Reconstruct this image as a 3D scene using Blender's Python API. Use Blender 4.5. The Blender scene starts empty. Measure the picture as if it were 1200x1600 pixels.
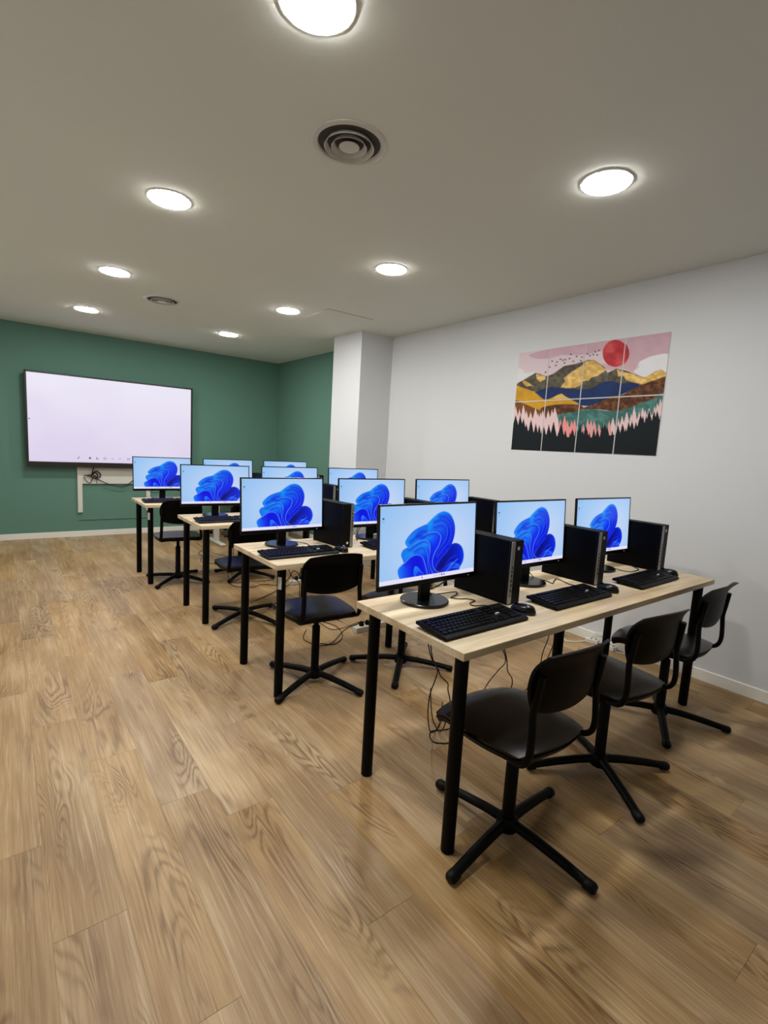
import bpy, bmesh, math, random
import numpy as np
from mathutils import Vector, Matrix

# ------------------------------------------------------------------ camera, world, exposure
SC = bpy.context.scene
COL = SC.collection
W_PX, H_PX = 1200, 1600
F_PX = 776.9
cam_data = bpy.data.cameras.new('camera')
cam_data.sensor_fit = 'VERTICAL'
cam_data.sensor_height = 24.0
cam_data.lens = 24.0 * F_PX / H_PX
cam_data.clip_start = 0.02
cam = bpy.data.objects.new('camera', cam_data)
COL.objects.link(cam)
cam.rotation_mode = 'XYZ'
cam.location = (-1.1159, -0.9964, 1.3549)
cam.rotation_euler = (1.4437, -0.0556, -0.6516)
SC.camera = cam

world = bpy.data.worlds.new('world')
SC.world = world
world.use_nodes = True
world.node_tree.nodes['Background'].inputs[0].default_value = (0.5, 0.5, 0.5, 1)
world.node_tree.nodes['Background'].inputs[1].default_value = 0.02

SC.view_settings.view_transform = 'Standard'
SC.view_settings.look = 'None'
SC.view_settings.exposure = 0.0
SC.view_settings.gamma = 1.0
SC.view_settings.use_curve_mapping = False

LAMP_STRENGTH = 180.0
LAMP_COLOUR = (1.0, 0.985, 0.945)
SCREEN_STRENGTH = 1.0

# ------------------------------------------------------------------ measures
H = 2.5815            # ceiling height
XR = 2.391            # right wall
YB = 6.444            # far wall
XL = -1.71            # left wall (out of frame)
YN = -2.60            # near wall (behind the camera)
TH = 0.74             # table height
TL, TD, TT = 1.9885, 0.592, 0.027
PX, PY1, PY2 = 1.969, 3.541, 4.104
TABLES = [(0.0, 0.0), (-0.031, 1.2615), (-0.0135, 2.5234), (-0.117, 3.755)]
PI = math.pi
rnd = random.Random(7)


def lin(c):
    c = np.asarray(c, float) / 255.0
    return np.where(c <= 0.04045, c / 12.92, ((c + 0.055) / 1.055) ** 2.4)


def rgb(r, g, b):
    v = lin((r, g, b))
    return (float(v[0]), float(v[1]), float(v[2]), 1.0)


# ------------------------------------------------------------------ materials
def new_mat(name):
    m = bpy.data.materials.new(name)
    m.use_nodes = True
    nt = m.node_tree
    b = nt.nodes['Principled BSDF']
    return m, nt, b


def plain(name, col, rough=0.5, metal=0.0, spec=0.5, bump=0.0, bscale=300.0, var=0.0, coat=0.0):
    m, nt, b = new_mat(name)
    b.inputs['Base Color'].default_value = col
    b.inputs['Roughness'].default_value = rough
    b.inputs['Metallic'].default_value = metal
    b.inputs['Specular IOR Level'].default_value = spec
    if coat:
        b.inputs['Coat Weight'].default_value = coat
        b.inputs['Coat Roughness'].default_value = 0.15
    n = nt.nodes.new('ShaderNodeTexNoise')
    tc = nt.nodes.new('ShaderNodeTexCoord')
    n.inputs['Scale'].default_value = bscale
    n.inputs['Detail'].default_value = 4
    nt.links.new(tc.outputs['Object'], n.inputs['Vector'])
    if bump:
        bp = nt.nodes.new('ShaderNodeBump')
        bp.inputs['Strength'].default_value = bump
        bp.inputs['Distance'].default_value = 0.002
        nt.links.new(n.outputs['Fac'], bp.inputs['Height'])
        nt.links.new(bp.outputs['Normal'], b.inputs['Normal'])
    if var:
        mx = nt.nodes.new('ShaderNodeMix')
        mx.data_type = 'RGBA'
        mx.inputs[6].default_value = tuple(c * (1 - var) for c in col[:3]) + (1,)
        mx.inputs[7].default_value = tuple(min(1, c * (1 + var)) for c in col[:3]) + (1,)
        nt.links.new(n.outputs['Fac'], mx.inputs[0])
        nt.links.new(mx.outputs[2], b.inputs['Base Color'])
    return m


def ramp(nt, pts):
    r = nt.nodes.new('ShaderNodeValToRGB')
    els = r.color_ramp.elements
    while len(els) < len(pts):
        els.new(0.5)
    for e, (p, c) in zip(els, pts):
        e.position = p
        e.color = c
    return r


def math_node(nt, op, a, b=None, clamp=False):
    n = nt.nodes.new('ShaderNodeMath')
    n.operation = op
    n.use_clamp = clamp
    for i, v in enumerate((a, b)):
        if v is None:
            continue
        if isinstance(v, (int, float)):
            n.inputs[i].default_value = v
        else:
            nt.links.new(v, n.inputs[i])
    return n.outputs[0]


def mix_col(nt, fac, a, b, mode='MIX'):
    n = nt.nodes.new('ShaderNodeMix')
    n.data_type = 'RGBA'
    n.blend_type = mode
    for i, v in ((0, fac), (6, a), (7, b)):
        if isinstance(v, (int, float, tuple)):
            n.inputs[i].default_value = v
        else:
            nt.links.new(v, n.inputs[i])
    return n.outputs[2]


def noise(nt, vec, scale, detail=4, rough=0.5, dist=0.0):
    n = nt.nodes.new('ShaderNodeTexNoise')
    n.inputs['Scale'].default_value = scale
    n.inputs['Detail'].default_value = detail
    n.inputs['Roughness'].default_value = rough
    n.inputs['Distortion'].default_value = dist
    nt.links.new(vec, n.inputs['Vector'])
    return n.outputs['Fac']


def mapping(nt, vec, scale=(1, 1, 1), loc=(0, 0, 0)):
    n = nt.nodes.new('ShaderNodeMapping')
    n.inputs['Scale'].default_value = scale
    n.inputs['Location'].default_value = loc
    nt.links.new(vec, n.inputs['Vector'])
    return n.outputs[0]


def wood_floor_material():
    m, nt, b = new_mat('oak_plank')
    tc = nt.nodes.new('ShaderNodeTexCoord')
    oi = nt.nodes.new('ShaderNodeObjectInfo')
    off = nt.nodes.new('ShaderNodeVectorMath')
    off.operation = 'SCALE'
    cmb = nt.nodes.new('ShaderNodeCombineXYZ')
    for i, k in enumerate((37.0, 91.0, 17.0)):
        nt.links.new(math_node(nt, 'MULTIPLY', oi.outputs['Random'], k), cmb.inputs[i])
    add = nt.nodes.new('ShaderNodeVectorMath')
    add.operation = 'ADD'
    nt.links.new(tc.outputs['Object'], add.inputs[0])
    nt.links.new(cmb.outputs[0], add.inputs[1])
    v = add.outputs[0]
    # broad tone of the plank
    big = noise(nt, mapping(nt, v, (5.0, 1.1, 1)), 1.0, 3, 0.55, 0.4)
    base = ramp(nt, [(0.30, rgb(146, 118, 85)), (0.50, rgb(170, 142, 106)), (0.70, rgb(192, 167, 132))])
    nt.links.new(big, base.inputs[0])
    # growth rings: contour lines of a slow stretched noise
    slow = noise(nt, mapping(nt, v, (6.5, 1.15, 1)), 1.0, 2, 0.45, 0.5)
    fine = noise(nt, mapping(nt, v, (60, 5, 1)), 1.0, 4, 0.6, 0.3)
    ph = math_node(nt, 'ADD', math_node(nt, 'MULTIPLY', slow, 150.0), math_node(nt, 'MULTIPLY', fine, 5.0))
    ring = math_node(nt, 'SINE', ph)
    ring = math_node(nt, 'MULTIPLY', math_node(nt, 'ADD', ring, 1.0), 0.5)
    ring = math_node(nt, 'POWER', ring, 2.2)
    # where the figure shows
    where = noise(nt, mapping(nt, v, (7.0, 1.6, 1), (3, 8, 0)), 1.0, 2, 0.5, 0.2)
    wr = ramp(nt, [(0.50, (0, 0, 0, 1)), (0.66, (1, 1, 1, 1))])
    nt.links.new(where, wr.inputs[0])
    c1 = mix_col(nt, math_node(nt, 'MULTIPLY', math_node(nt, 'MULTIPLY', ring, wr.outputs[0]), 0.7),
                 base.outputs[0], rgb(100, 74, 50))
    # straight pores and streaks
    streak = noise(nt, mapping(nt, v, (150, 3.2, 1)), 1.0, 5, 0.65, 0.15)
    sr = ramp(nt, [(0.36, (1, 1, 1, 1)), (0.56, (0, 0, 0, 1))])
    nt.links.new(streak, sr.inputs[0])
    c2 = mix_col(nt, math_node(nt, 'MULTIPLY', sr.outputs[0], 0.40), c1, rgb(116, 90, 60))
    lstreak = noise(nt, mapping(nt, v, (95, 2.6, 1), (5, 2, 0)), 1.0, 5, 0.7, 0.1)
    lr = ramp(nt, [(0.52, (0, 0, 0, 1)), (0.72, (1, 1, 1, 1))])
    nt.links.new(lstreak, lr.inputs[0])
    c3 = mix_col(nt, math_node(nt, 'MULTIPLY', lr.outputs[0], 0.5), c2, rgb(208, 190, 160))
    # small knots
    vo = nt.nodes.new('ShaderNodeTexVoronoi')
    vo.inputs['Scale'].default_value = 1.0
    nt.links.new(mapping(nt, v, (6.0, 2.2, 1)), vo.inputs['Vector'])
    kr = ramp(nt, [(0.02, (1, 1, 1, 1)), (0.13, (0, 0, 0, 1))])
    nt.links.new(vo.outputs['Distance'], kr.inputs[0])
    c4 = mix_col(nt, math_node(nt, 'MULTIPLY', kr.outputs[0], 0.5), c3, rgb(110, 80, 58))
    # plank to plank tone
    hs = nt.nodes.new('ShaderNodeHueSaturation')
    r2 = math_node(nt, 'FRACT', math_node(nt, 'MULTIPLY', oi.outputs['Random'], 13.7))
    nt.links.new(math_node(nt, 'ADD', math_node(nt, 'MULTIPLY', oi.outputs['Random'], 0.14), 0.93), hs.inputs['Value'])
    nt.links.new(math_node(nt, 'ADD', math_node(nt, 'MULTIPLY', r2, 0.2), 0.98), hs.inputs['Saturation'])
    nt.links.new(c4, hs.inputs['Color'])
    nt.links.new(hs.outputs[0], b.inputs['Base Color'])
    b.inputs['Roughness'].default_value = 0.42
    b.inputs['Specular IOR Level'].default_value = 0.35
    bp = nt.nodes.new('ShaderNodeBump')
    bp.inputs['Strength'].default_value = 0.25
    bp.inputs['Distance'].default_value = 0.001
    nt.links.new(streak, bp.inputs['Height'])
    nt.links.new(bp.outputs['Normal'], b.inputs['Normal'])
    return m


def table_wood():
    m, nt, b = new_mat('pale_oak_laminate')
    tc = nt.nodes.new('ShaderNodeTexCoord')
    v = tc.outputs['Object']
    n1 = noise(nt, mapping(nt, v, (1.1, 13, 13)), 1.0, 4, 0.55, 0.35)
    r1 = ramp(nt, [(0.30, rgb(186, 160, 122)), (0.47, rgb(216, 196, 160)), (0.7, rgb(234, 220, 190))])
    nt.links.new(n1, r1.inputs[0])
    n2 = noise(nt, mapping(nt, v, (3, 110, 110)), 1.0, 4, 0.6, 0.2)
    r2 = ramp(nt, [(0.40, (1, 1, 1, 1)), (0.58, (0, 0, 0, 1))])
    nt.links.new(n2, r2.inputs[0])
    c = mix_col(nt, math_node(nt, 'MULTIPLY', r2.outputs[0], 0.35), r1.outputs[0], rgb(188, 162, 126))
    nt.links.new(c, b.inputs['Base Color'])
    b.inputs['Roughness'].default_value = 0.38
    b.inputs['Specular IOR Level'].default_value = 0.4
    return m


def emit_vcol(name, strength, rough=0.25):
    """backlit screen: colours stored per vertex, given off as light"""
    m, nt, b = new_mat(name)
    a = nt.nodes.new('ShaderNodeVertexColor')
    a.layer_name = 'paint'
    b.inputs['Base Color'].default_value = (0.01, 0.01, 0.01, 1)
    b.inputs['Roughness'].default_value = rough
    b.inputs['Specular IOR Level'].default_value = 0.25
    nt.links.new(a.outputs['Color'], b.inputs['Emission Color'])
    b.inputs['Emission Strength'].default_value = strength
    return m


def print_vcol(name, rough=0.45):
    m, nt, b = new_mat(name)
    a = nt.nodes.new('ShaderNodeVertexColor')
    a.layer_name = 'paint'
    nt.links.new(a.outputs['Color'], b.inputs['Base Color'])
    b.inputs['Roughness'].default_value = rough
    b.inputs['Specular IOR Level'].default_value = 0.15
    return m


M = {}
M['plank'] = wood_floor_material()
M['screed'] = plain('floor_underlay', rgb(70, 55, 40), 0.9, var=0.1, bscale=5)
M['ceiling'] = plain('ceiling_paint', rgb(213, 216, 207), 0.9, bump=0.05, bscale=200, var=0.01, spec=0.2)
M['white_wall'] = plain('white_wall_paint', rgb(210, 212, 214), 0.85, bump=0.12, bscale=160, var=0.012, spec=0.2)
M['green_wall'] = plain('green_wall_paint', rgb(96, 134, 120), 0.75, bump=0.12, bscale=160, var=0.03, spec=0.25)
M['skirting'] = plain('white_skirting_lacquer', rgb(232, 230, 222), 0.4, var=0.01, bscale=20)
M['table'] = table_wood()
M['black_metal'] = plain('black_powder_coat', rgb(2, 2, 2), 0.5, spec=0.12, bump=0.05, bscale=900)
M['black_plastic'] = plain('black_plastic', rgb(3, 3, 3), 0.5, spec=0.16, bump=0.04, bscale=700)
M['gloss_plastic'] = plain('black_gloss_plastic', rgb(6, 6, 8), 0.24, spec=0.4, var=0.05, bscale=50)
M['shell'] = plain('black_chair_plastic', rgb(2, 2, 2), 0.42, spec=0.09, bump=0.10, bscale=900)
M['vinyl'] = plain('black_seat_vinyl', rgb(3, 3, 3), 0.27, spec=0.28, bump=0.08, bscale=700)
M['case'] = plain('dark_case_steel', rgb(2, 2, 3), 0.5, spec=0.08, bump=0.03, bscale=500)
M['silver'] = plain('brushed_silver_plastic', rgb(150, 150, 146), 0.35, metal=0.6, var=0.05, bscale=80)
M['port'] = plain('port_black', rgb(4, 4, 5), 0.6, spec=0.2, var=0.05)
M['key'] = plain('key_plastic', rgb(6, 6, 7), 0.42, spec=0.18, var=0.08, bscale=120)
M['logo'] = plain('pale_print', rgb(205, 208, 210), 0.4, var=0.02)
M['sticker'] = plain('label_paper', rgb(200, 200, 190), 0.6, var=0.05, bscale=90)
M['cable'] = plain('black_cable_sheath', rgb(16, 14, 13), 0.5, spec=0.3, var=0.05)
M['white_cable'] = plain('white_cable_sheath', rgb(225, 220, 205), 0.45, var=0.02)
M['white_plastic'] = plain('white_plastic', rgb(215, 214, 208), 0.4, var=0.02)
M['white_metal'] = plain('white_powder_coat', rgb(212, 212, 204), 0.4, var=0.02, bscale=60)
M['vent'] = plain('vent_enamel', rgb(196, 193, 182), 0.35, var=0.02, bscale=60)
M['vent_dark'] = plain('vent_inside', rgb(58, 55, 50), 0.8, var=0.1)
M['bezel'] = plain('display_bezel', rgb(38, 36, 35), 0.3, spec=0.5, var=0.05)
M['grey_mesh'] = plain('grey_mesh_fabric', rgb(120, 118, 110), 0.8, bump=0.3, bscale=600, var=0.1)
M['icon'] = plain('toolbar_print', rgb(120, 118, 125), 0.6, var=0.02)
M['screen'] = emit_vcol('monitor_screen_light', SCREEN_STRENGTH)
M['print'] = print_vcol('canvas_print')
M['canvas_edge'] = plain('panel_edge_white', rgb(225, 222, 216), 0.6, var=0.02)


def lamp_material():
    m, nt, b = new_mat('lamp_diffuser')
    b.inputs['Base Color'].default_value = (0.9, 0.9, 0.88, 1)
    b.inputs['Emission Color'].default_value = LAMP_COLOUR + (1,)
    b.inputs['Emission Strength'].default_value = LAMP_STRENGTH
    return m


M['lamp'] = lamp_material()


# ------------------------------------------------------------------ mesh helpers
def mesh_obj(name, bm, mat, parent=None, smooth=False, loc=None, bev=0.0):
    me = bpy.data.meshes.new(name)
    bmesh.ops.recalc_face_normals(bm, faces=bm.faces)
    bm.to_mesh(me)
    bm.free()
    for m in (mat if isinstance(mat, (list, tuple)) else [mat]):
        me.materials.append(m)
    if smooth:
        me.polygons.foreach_set('use_smooth', [True] * len(me.polygons))
        try:
            me.set_sharp_from_angle(angle=math.radians(40))
        except Exception:
            pass
    o = bpy.data.objects.new(name, me)
    COL.objects.link(o)
    if parent is not None:
        o.parent = parent
    if loc is not None:
        o.location = loc
    return o


def add_box(bm, x0, x1, y0, y1, z0, z1, bevel=0.0, seg=2, rot=None, mi=0):
    r = bmesh.ops.create_cube(bm, size=1.0)
    vs = r['verts']
    for v in vs:
        v.co = Vector((x0 + (v.co.x + 0.5) * (x1 - x0), y0 + (v.co.y + 0.5) * (y1 - y0), z0 + (v.co.z + 0.5) * (z1 - z0)))
    if rot is not None:
        bmesh.ops.transform(bm, matrix=rot, verts=vs)
    faces = set(f for v in vs for f in v.link_faces)
    for f in faces:
        f.material_index = mi
    if bevel:
        es = list(set(e for v in vs for e in v.link_edges))
        bmesh.ops.bevel(bm, geom=es, offset=bevel, segments=seg, profile=0.5, affect='EDGES')
    return bm


def box_bm(*a, **k):
    return add_box(bmesh.new(), *a, **k)


def add_cyl(bm, cx, cy, z0, z1, r, r2=None, seg=24, cap=True):
    r2 = r if r2 is None else r2
    lo = [bm.verts.new((cx + r * math.cos(2 * PI * i / seg), cy + r * math.sin(2 * PI * i / seg), z0)) for i in range(seg)]
    hi = [bm.verts.new((cx + r2 * math.cos(2 * PI * i / seg), cy + r2 * math.sin(2 * PI * i / seg), z1)) for i in range(seg)]
    for i in range(seg):
        j = (i + 1) % seg
        bm.faces.new((lo[i], lo[j], hi[j], hi[i]))
    if cap:
        bm.faces.new(hi)
        bm.faces.new(lo[::-1])
    return bm


def lathe(bm, prof, seg=48, cx=0, cy=0, closed=False):
    rings = []
    for r, z in prof:
        if r < 1e-6:
            rings.append([bm.verts.new((cx, cy, z))])
        else:
            rings.append([bm.verts.new((cx + r * math.cos(2 * PI * i / seg), cy + r * math.sin(2 * PI * i / seg), z)) for i in range(seg)])
    n = len(rings)
    for k in range(n if closed else n - 1):
        a, b = rings[k], rings[(k + 1) % n]
        for i in range(seg):
            j = (i + 1) % seg
            if len(a) == 1 and len(b) == 1:
                continue
            if len(a) == 1:
                bm.faces.new((a[0], b[i], b[j]))
            elif len(b) == 1:
                bm.faces.new((a[i], a[j], b[0]))
            else:
                bm.faces.new((a[i], a[j], b[j], b[i]))
    return bm


def catmull(pts, n=6, closed=False):
    P = [np.array(p, float) for p in pts]
    N = len(P)
    out = []
    rng = range(N) if closed else range(N - 1)
    for i in rng:
        if closed:
            p0, p1, p2, p3 = P[i - 1], P[i], P[(i + 1) % N], P[(i + 2) % N]
        else:
            p0, p1, p2, p3 = P[max(i - 1, 0)], P[i], P[i + 1], P[min(i + 2, N - 1)]
        for k in range(n):
            t = k / n
            out.append(0.5 * ((2 * p1) + (-p0 + p2) * t + (2 * p0 - 5 * p1 + 4 * p2 - p3) * t * t + (-p0 + 3 * p1 - 3 * p2 + p3) * t ** 3))
    if not closed:
        out.append(P[-1])
    return out


def sweep(bm, pts, ra, rb=None, seg=8, up=(0, 0, 1), scale=None):
    """tube of elliptical section ra (sideways) x rb (along the up-ish axis)"""
    rb = ra if rb is None else rb
    P = [Vector(p) for p in pts]
    rings = []
    prev = None
    for i, p in enumerate(P):
        t = (P[min(i + 1, len(P) - 1)] - P[max(i - 1, 0)]).normalized()
        if prev is None:
            u = Vector(up)
            s = t.cross(u)
            if s.length < 1e-3:
                s = t.cross(Vector((0, 1, 0)))
            s.normalize()
        else:
            s = prev - t * prev.dot(t)
            s.normalize()
        prev = s
        n = s.cross(t).normalized()
        k = 1.0 if scale is None else scale[i]
        rings.append([bm.verts.new(p + s * (ra * k * math.cos(2 * PI * j / seg)) + n * (rb * k * math.sin(2 * PI * j / seg))) for j in range(seg)])
    for a, b in zip(rings[:-1], rings[1:]):
        for j in range(seg):
            k = (j + 1) % seg
            bm.faces.new((a[j], a[k], b[k], b[j]))
    bm.faces.new(rings[0][::-1])
    bm.faces.new(rings[-1])
    return bm


def shell(fn_top, fn_bot, n, m):
    """closed slab between two point functions over the unit square [-1,1]^2"""
    bm = bmesh.new()
    T = [[bm.verts.new(fn_top(-1 + 2 * i / n, -1 + 2 * j / m)) for j in range(m + 1)] for i in range(n + 1)]
    B = [[bm.verts.new(fn_bot(-1 + 2 * i / n, -1 + 2 * j / m)) for j in range(m + 1)] for i in range(n + 1)]
    for i in range(n):
        for j in range(m):
            bm.faces.new((T[i][j], T[i + 1][j], T[i + 1][j + 1], T[i][j + 1]))
            bm.faces.new((B[i][j], B[i][j + 1], B[i + 1][j + 1], B[i + 1][j]))
    for i in range(n):
        bm.faces.new((T[i][0], B[i][0], B[i + 1][0], T[i + 1][0]))
        bm.faces.new((T[i][m], T[i + 1][m], B[i + 1][m], B[i][m]))
    for j in range(m):
        bm.faces.new((T[0][j], T[0][j + 1], B[0][j + 1], B[0][j]))
        bm.faces.new((T[n][j], B[n][j], B[n][j + 1], T[n][j + 1]))
    return bm


def squircle(u, v, k=0.30):
    return u * math.sqrt(1 - k * v * v), v * math.sqrt(1 - k * u * u)


def empty(name, label=None, cat=None, loc=(0, 0, 0), rz=0.0, group=None):
    o = bpy.data.objects.new(name, None)
    o.empty_display_size = 0.1
    COL.objects.link(o)
    o.location = loc
    o.rotation_euler = (0, 0, rz)
    tag(o, label, cat, group)
    return o


def tag(o, label=None, cat=None, group=None, kind=None):
    if label:
        o['label'] = label
    if cat:
        o['category'] = cat
    if group:
        o['group'] = group
    if kind:
        o['kind'] = kind
    return o


def copy_tree(o, parent=None):
    c = o.copy()
    COL.objects.link(c)
    if parent is not None:
        c.parent = parent
    for ch in list(CHILDREN.get(o.name, [])):
        k = copy_tree(ch, c)
        CHILDREN.setdefault(c.name, []).append(k)
    return c


CHILDREN = {}


def index_children(root):
    for o in bpy.data.objects:
        if o.parent is not None:
            CHILDREN.setdefault(o.parent.name, [])
            if o not in CHILDREN[o.parent.name]:
                CHILDREN[o.parent.name].append(o)


def structure(o):
    o['kind'] = 'structure'
    return o


# ------------------------------------------------------------------ painted surfaces (colours per vertex)
def poly_mask_dist(poly, X, Y):
    P = np.array(poly, float)
    Q = np.roll(P, -1, axis=0)
    inside = np.zeros(X.shape, bool)
    dist = np.full(X.shape, 1e9)
    for (x0, y0), (x1, y1) in zip(P, Q):
        cond = (y0 > Y) != (y1 > Y)
        xi = x0 + (Y - y0) * (x1 - x0) / (y1 - y0 if abs(y1 - y0) > 1e-9 else 1e-9)
        inside ^= cond & (X < xi)
        dx, dy = x1 - x0, y1 - y0
        L = dx * dx + dy * dy + 1e-12
        t = np.clip(((X - x0) * dx + (Y - y0) * dy) / L, 0, 1)
        d = np.hypot(X - x0 - t * dx, Y - y0 - t * dy)
        dist = np.minimum(dist, d)
    return inside, dist


def line_dist(pts, X, Y):
    dist = np.full(X.shape, 1e9)
    for (x0, y0), (x1, y1) in zip(pts[:-1], pts[1:]):
        dx, dy = x1 - x0, y1 - y0
        L = dx * dx + dy * dy + 1e-12
        t = np.clip(((X - x0) * dx + (Y - y0) * dy) / L, 0, 1)
        dist = np.minimum(dist, np.hypot(X - x0 - t * dx, Y - y0 - t * dy))
    return dist


def value_noise(X, Y, sx, sy, seed, octaves=3):
    r = np.random.RandomState(seed)
    out = np.zeros(X.shape)
    amp, tot = 1.0, 0.0
    for _ in range(octaves):
        g = r.rand(64, 64)
        x = (X * sx) % 63
        y = (Y * sy) % 63
        xi, yi = x.astype(int), y.astype(int)
        fx, fy = x - xi, y - yi
        fx, fy = fx * fx * (3 - 2 * fx), fy * fy * (3 - 2 * fy)
        out += amp * ((g[yi, xi] * (1 - fx) + g[yi, xi + 1] * fx) * (1 - fy) + (g[yi + 1, xi] * (1 - fx) + g[yi + 1, xi + 1] * fx) * fy)
        tot += amp
        amp *= 0.5
        sx *= 2.1
        sy *= 2.1
    return out / tot


def painted_grid(name, img, w, h, mat, parent=None):
    """img: rows from the top, linear rgb. Upright sheet facing -Y, centred in x, bottom at z=0"""
    R, C = img.shape[:2]
    nx, nz = C, R
    xs = np.linspace(-w / 2, w / 2, nx)
    zs = np.linspace(h, 0, nz)
    XX, ZZ = np.meshgrid(xs, zs)
    co = np.stack([XX, np.zeros_like(XX), ZZ], -1).reshape(-1, 3)
    idx = np.arange(nx * nz).reshape(nz, nx)
    a, b, c, d = idx[:-1, :-1], idx[1:, :-1], idx[1:, 1:], idx[:-1, 1:]
    faces = np.stack([a, b, c, d], -1).reshape(-1, 4)
    me = bpy.data.meshes.new(name)
    me.vertices.add(len(co))
    me.vertices.foreach_set('co', co.ravel().astype(np.float32))
    me.loops.add(faces.size)
    me.loops.foreach_set('vertex_index', faces.ravel().astype(np.int32))
    me.polygons.add(len(faces))
    me.polygons.foreach_set('loop_start', (np.arange(len(faces)) * 4).astype(np.int32))
    me.polygons.foreach_set('loop_total', np.full(len(faces), 4, np.int32))
    me.update(calc_edges=True)
    at = me.color_attributes.new('paint', 'FLOAT_COLOR', 'POINT')
    rgba = np.concatenate([img.reshape(-1, 3), np.ones((nx * nz, 1))], 1)
    at.data.foreach_set('color', rgba.ravel().astype(np.float32))
    me.materials.append(mat)
    o = bpy.data.objects.new(name, me)
    COL.objects.link(o)
    if parent is not None:
        o.parent = parent
    return o


def blend(img, mask, col):
    img[...] = img * (1 - mask[..., None]) + np.asarray(col, float) * mask[..., None]


def paint_wallpaper():
    """pale blue desktop with an abstract folded blue blossom"""
    C, R = 232, 131
    U, V = np.meshgrid(np.linspace(0, 1, C), np.linspace(0, 1, R))
    # flat drawing plane in which the outlines below are given
    X = 97 + 888 * U
    X = X - 15 * V
    yt, ybm = 65 - 20 * U, 805 - 128 * U
    Y = yt + (ybm - yt) * V
    img = np.zeros((R, C, 3))
    g = np.clip(np.hypot((U - 0.62) / 0.72, (V - 0.6) / 0.9), 0, 1)
    edge = np.array([150, 194, 240.])
    mid = np.array([208, 218, 246.])
    img[...] = mid * (1 - g[..., None]) + edge * g[..., None]
    AA = 3.2

    def petal(pts, a, b, pa, pb, rim=(40, 140, 250), rimw=10.0, ra=0.5):
        """colour runs from a at point pa to b at point pb, with a thin lit rim"""
        poly = catmull(pts, 6, closed=True)
        ins, d = poly_mask_dist(poly, X, Y)
        m = np.clip(np.where(ins, d, -d) / AA * 0.5 + 0.5, 0, 1)
        ax, ay = pa
        bx, by = pb
        t = np.clip(((X - ax) * (bx - ax) + (Y - ay) * (by - ay)) / ((bx - ax) ** 2 + (by - ay) ** 2), 0, 1)[..., None]
        col = np.array(a, float) * (1 - t) + np.array(b, float) * t
        k = (ra * np.exp(-d / rimw))[..., None]
        col = col * (1 - k) + np.array(rim, float) * k
        img[...] = img * (1 - m[..., None]) + col * m[..., None]

    def fold(pts, light=(90, 165, 255), w=5.0, a=0.8, dark=(2, 12, 205), dw=20.0, da=0.45, off=(8, 12)):
        """a lit fold edge with the darker hollow beside it, kept to the blossom"""
        P = catmull(pts, 8)
        inb = (img[..., 2] > 120) & (img[..., 0] < 100)
        d = line_dist([p + np.array(off, float) for p in P], X, Y)
        blend(img, da * np.exp(-(d / dw) ** 2) * inb, dark)
        d = line_dist(P, X, Y)
        blend(img, a * np.exp(-(d / w) ** 2) * inb, light)

    AZ, BL, NV = (4, 162, 246), (6, 44, 238), (4, 8, 120)
    petal([(690, 470), (735, 422), (790, 413), (840, 448), (862, 520), (850, 590), (812, 650), (780, 700), (640, 740), (560, 735), (560, 600), (620, 520)], NV, (8, 40, 225), (650, 540), (850, 560))
    petal([(470, 258), (560, 165), (620, 125), (670, 118), (725, 150), (762, 230), (765, 320), (738, 415), (690, 490), (630, 560), (580, 640), (560, 740), (450, 700), (400, 480), (430, 330)], AZ, (4, 20, 225), (470, 230), (700, 420))
    petal([(300, 404), (325, 348), (375, 292), (435, 256), (500, 238), (490, 320), (430, 400), (340, 450)], (8, 110, 235), AZ, (400, 280), (430, 420), rim=(10, 90, 235))
    petal([(320, 446), (282, 470), (265, 512), (276, 555), (297, 592), (380, 600), (470, 500), (440, 410), (350, 425)], (10, 120, 235), (8, 160, 245), (280, 500), (430, 520), rim=(10, 90, 225))
    petal([(430, 420), (500, 340), (580, 310), (628, 350), (612, 425), (566, 505), (548, 590), (556, 760), (420, 760), (380, 600), (400, 480)], AZ, (2, 22, 235), (440, 400), (560, 480))
    petal([(350, 545), (420, 440), (475, 395), (515, 430), (522, 560), (545, 760), (430, 760), (390, 640)], AZ, (0, 14, 235), (420, 430), (480, 600))
    petal([(275, 770), (240, 705), (240, 645), (290, 590), (345, 535), (400, 515), (450, 535), (476, 600), (492, 680), (510, 760), (380, 790)], (10, 110, 245), (0, 8, 220), (250, 650), (370, 640), rim=(30, 130, 250), rimw=14)
    petal([(385, 770), (372, 690), (385, 625), (420, 640), (450, 690), (470, 760)], (14, 120, 248), (0, 20, 230), (390, 650), (440, 740))
    petal([(560, 745), (610, 700), (660, 650), (720, 595), (790, 600), (820, 640), (780, 705), (700, 740)], (30, 110, 250), (2, 14, 190), (740, 600), (700, 700))
    fold([(560, 250), (640, 232), (690, 285), (676, 372), (622, 455), (575, 530)], (70, 140, 255), 4.5, 0.6)
    fold([(560, 200), (630, 180), (705, 220), (728, 305), (704, 400), (640, 480), (590, 545)], (50, 130, 255), 4.5, 0.55)
    fold([(610, 150), (680, 160), (742, 240), (744, 335), (706, 430)], (40, 120, 252), 4, 0.45)
    fold([(440, 350), (510, 314), (585, 308), (627, 350), (610, 425), (566, 505), (546, 590), (566, 655), (625, 690), (690, 662), (750, 600), (800, 560)], (110, 175, 255), 4.0, 0.75)
    fold([(330, 455), (400, 405), (470, 380), (516, 412), (522, 490), (512, 570), (530, 650), (565, 720)], (80, 160, 255), 5.5, 0.8)
    fold([(380, 470), (430, 440), (482, 455), (502, 530), (504, 610), (522, 700)], (60, 150, 255), 4.5, 0.7)
    fold([(290, 595), (345, 538), (400, 516), (450, 536), (476, 600), (492, 665), (508, 740)], (90, 165, 255), 5.0, 0.75)
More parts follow.
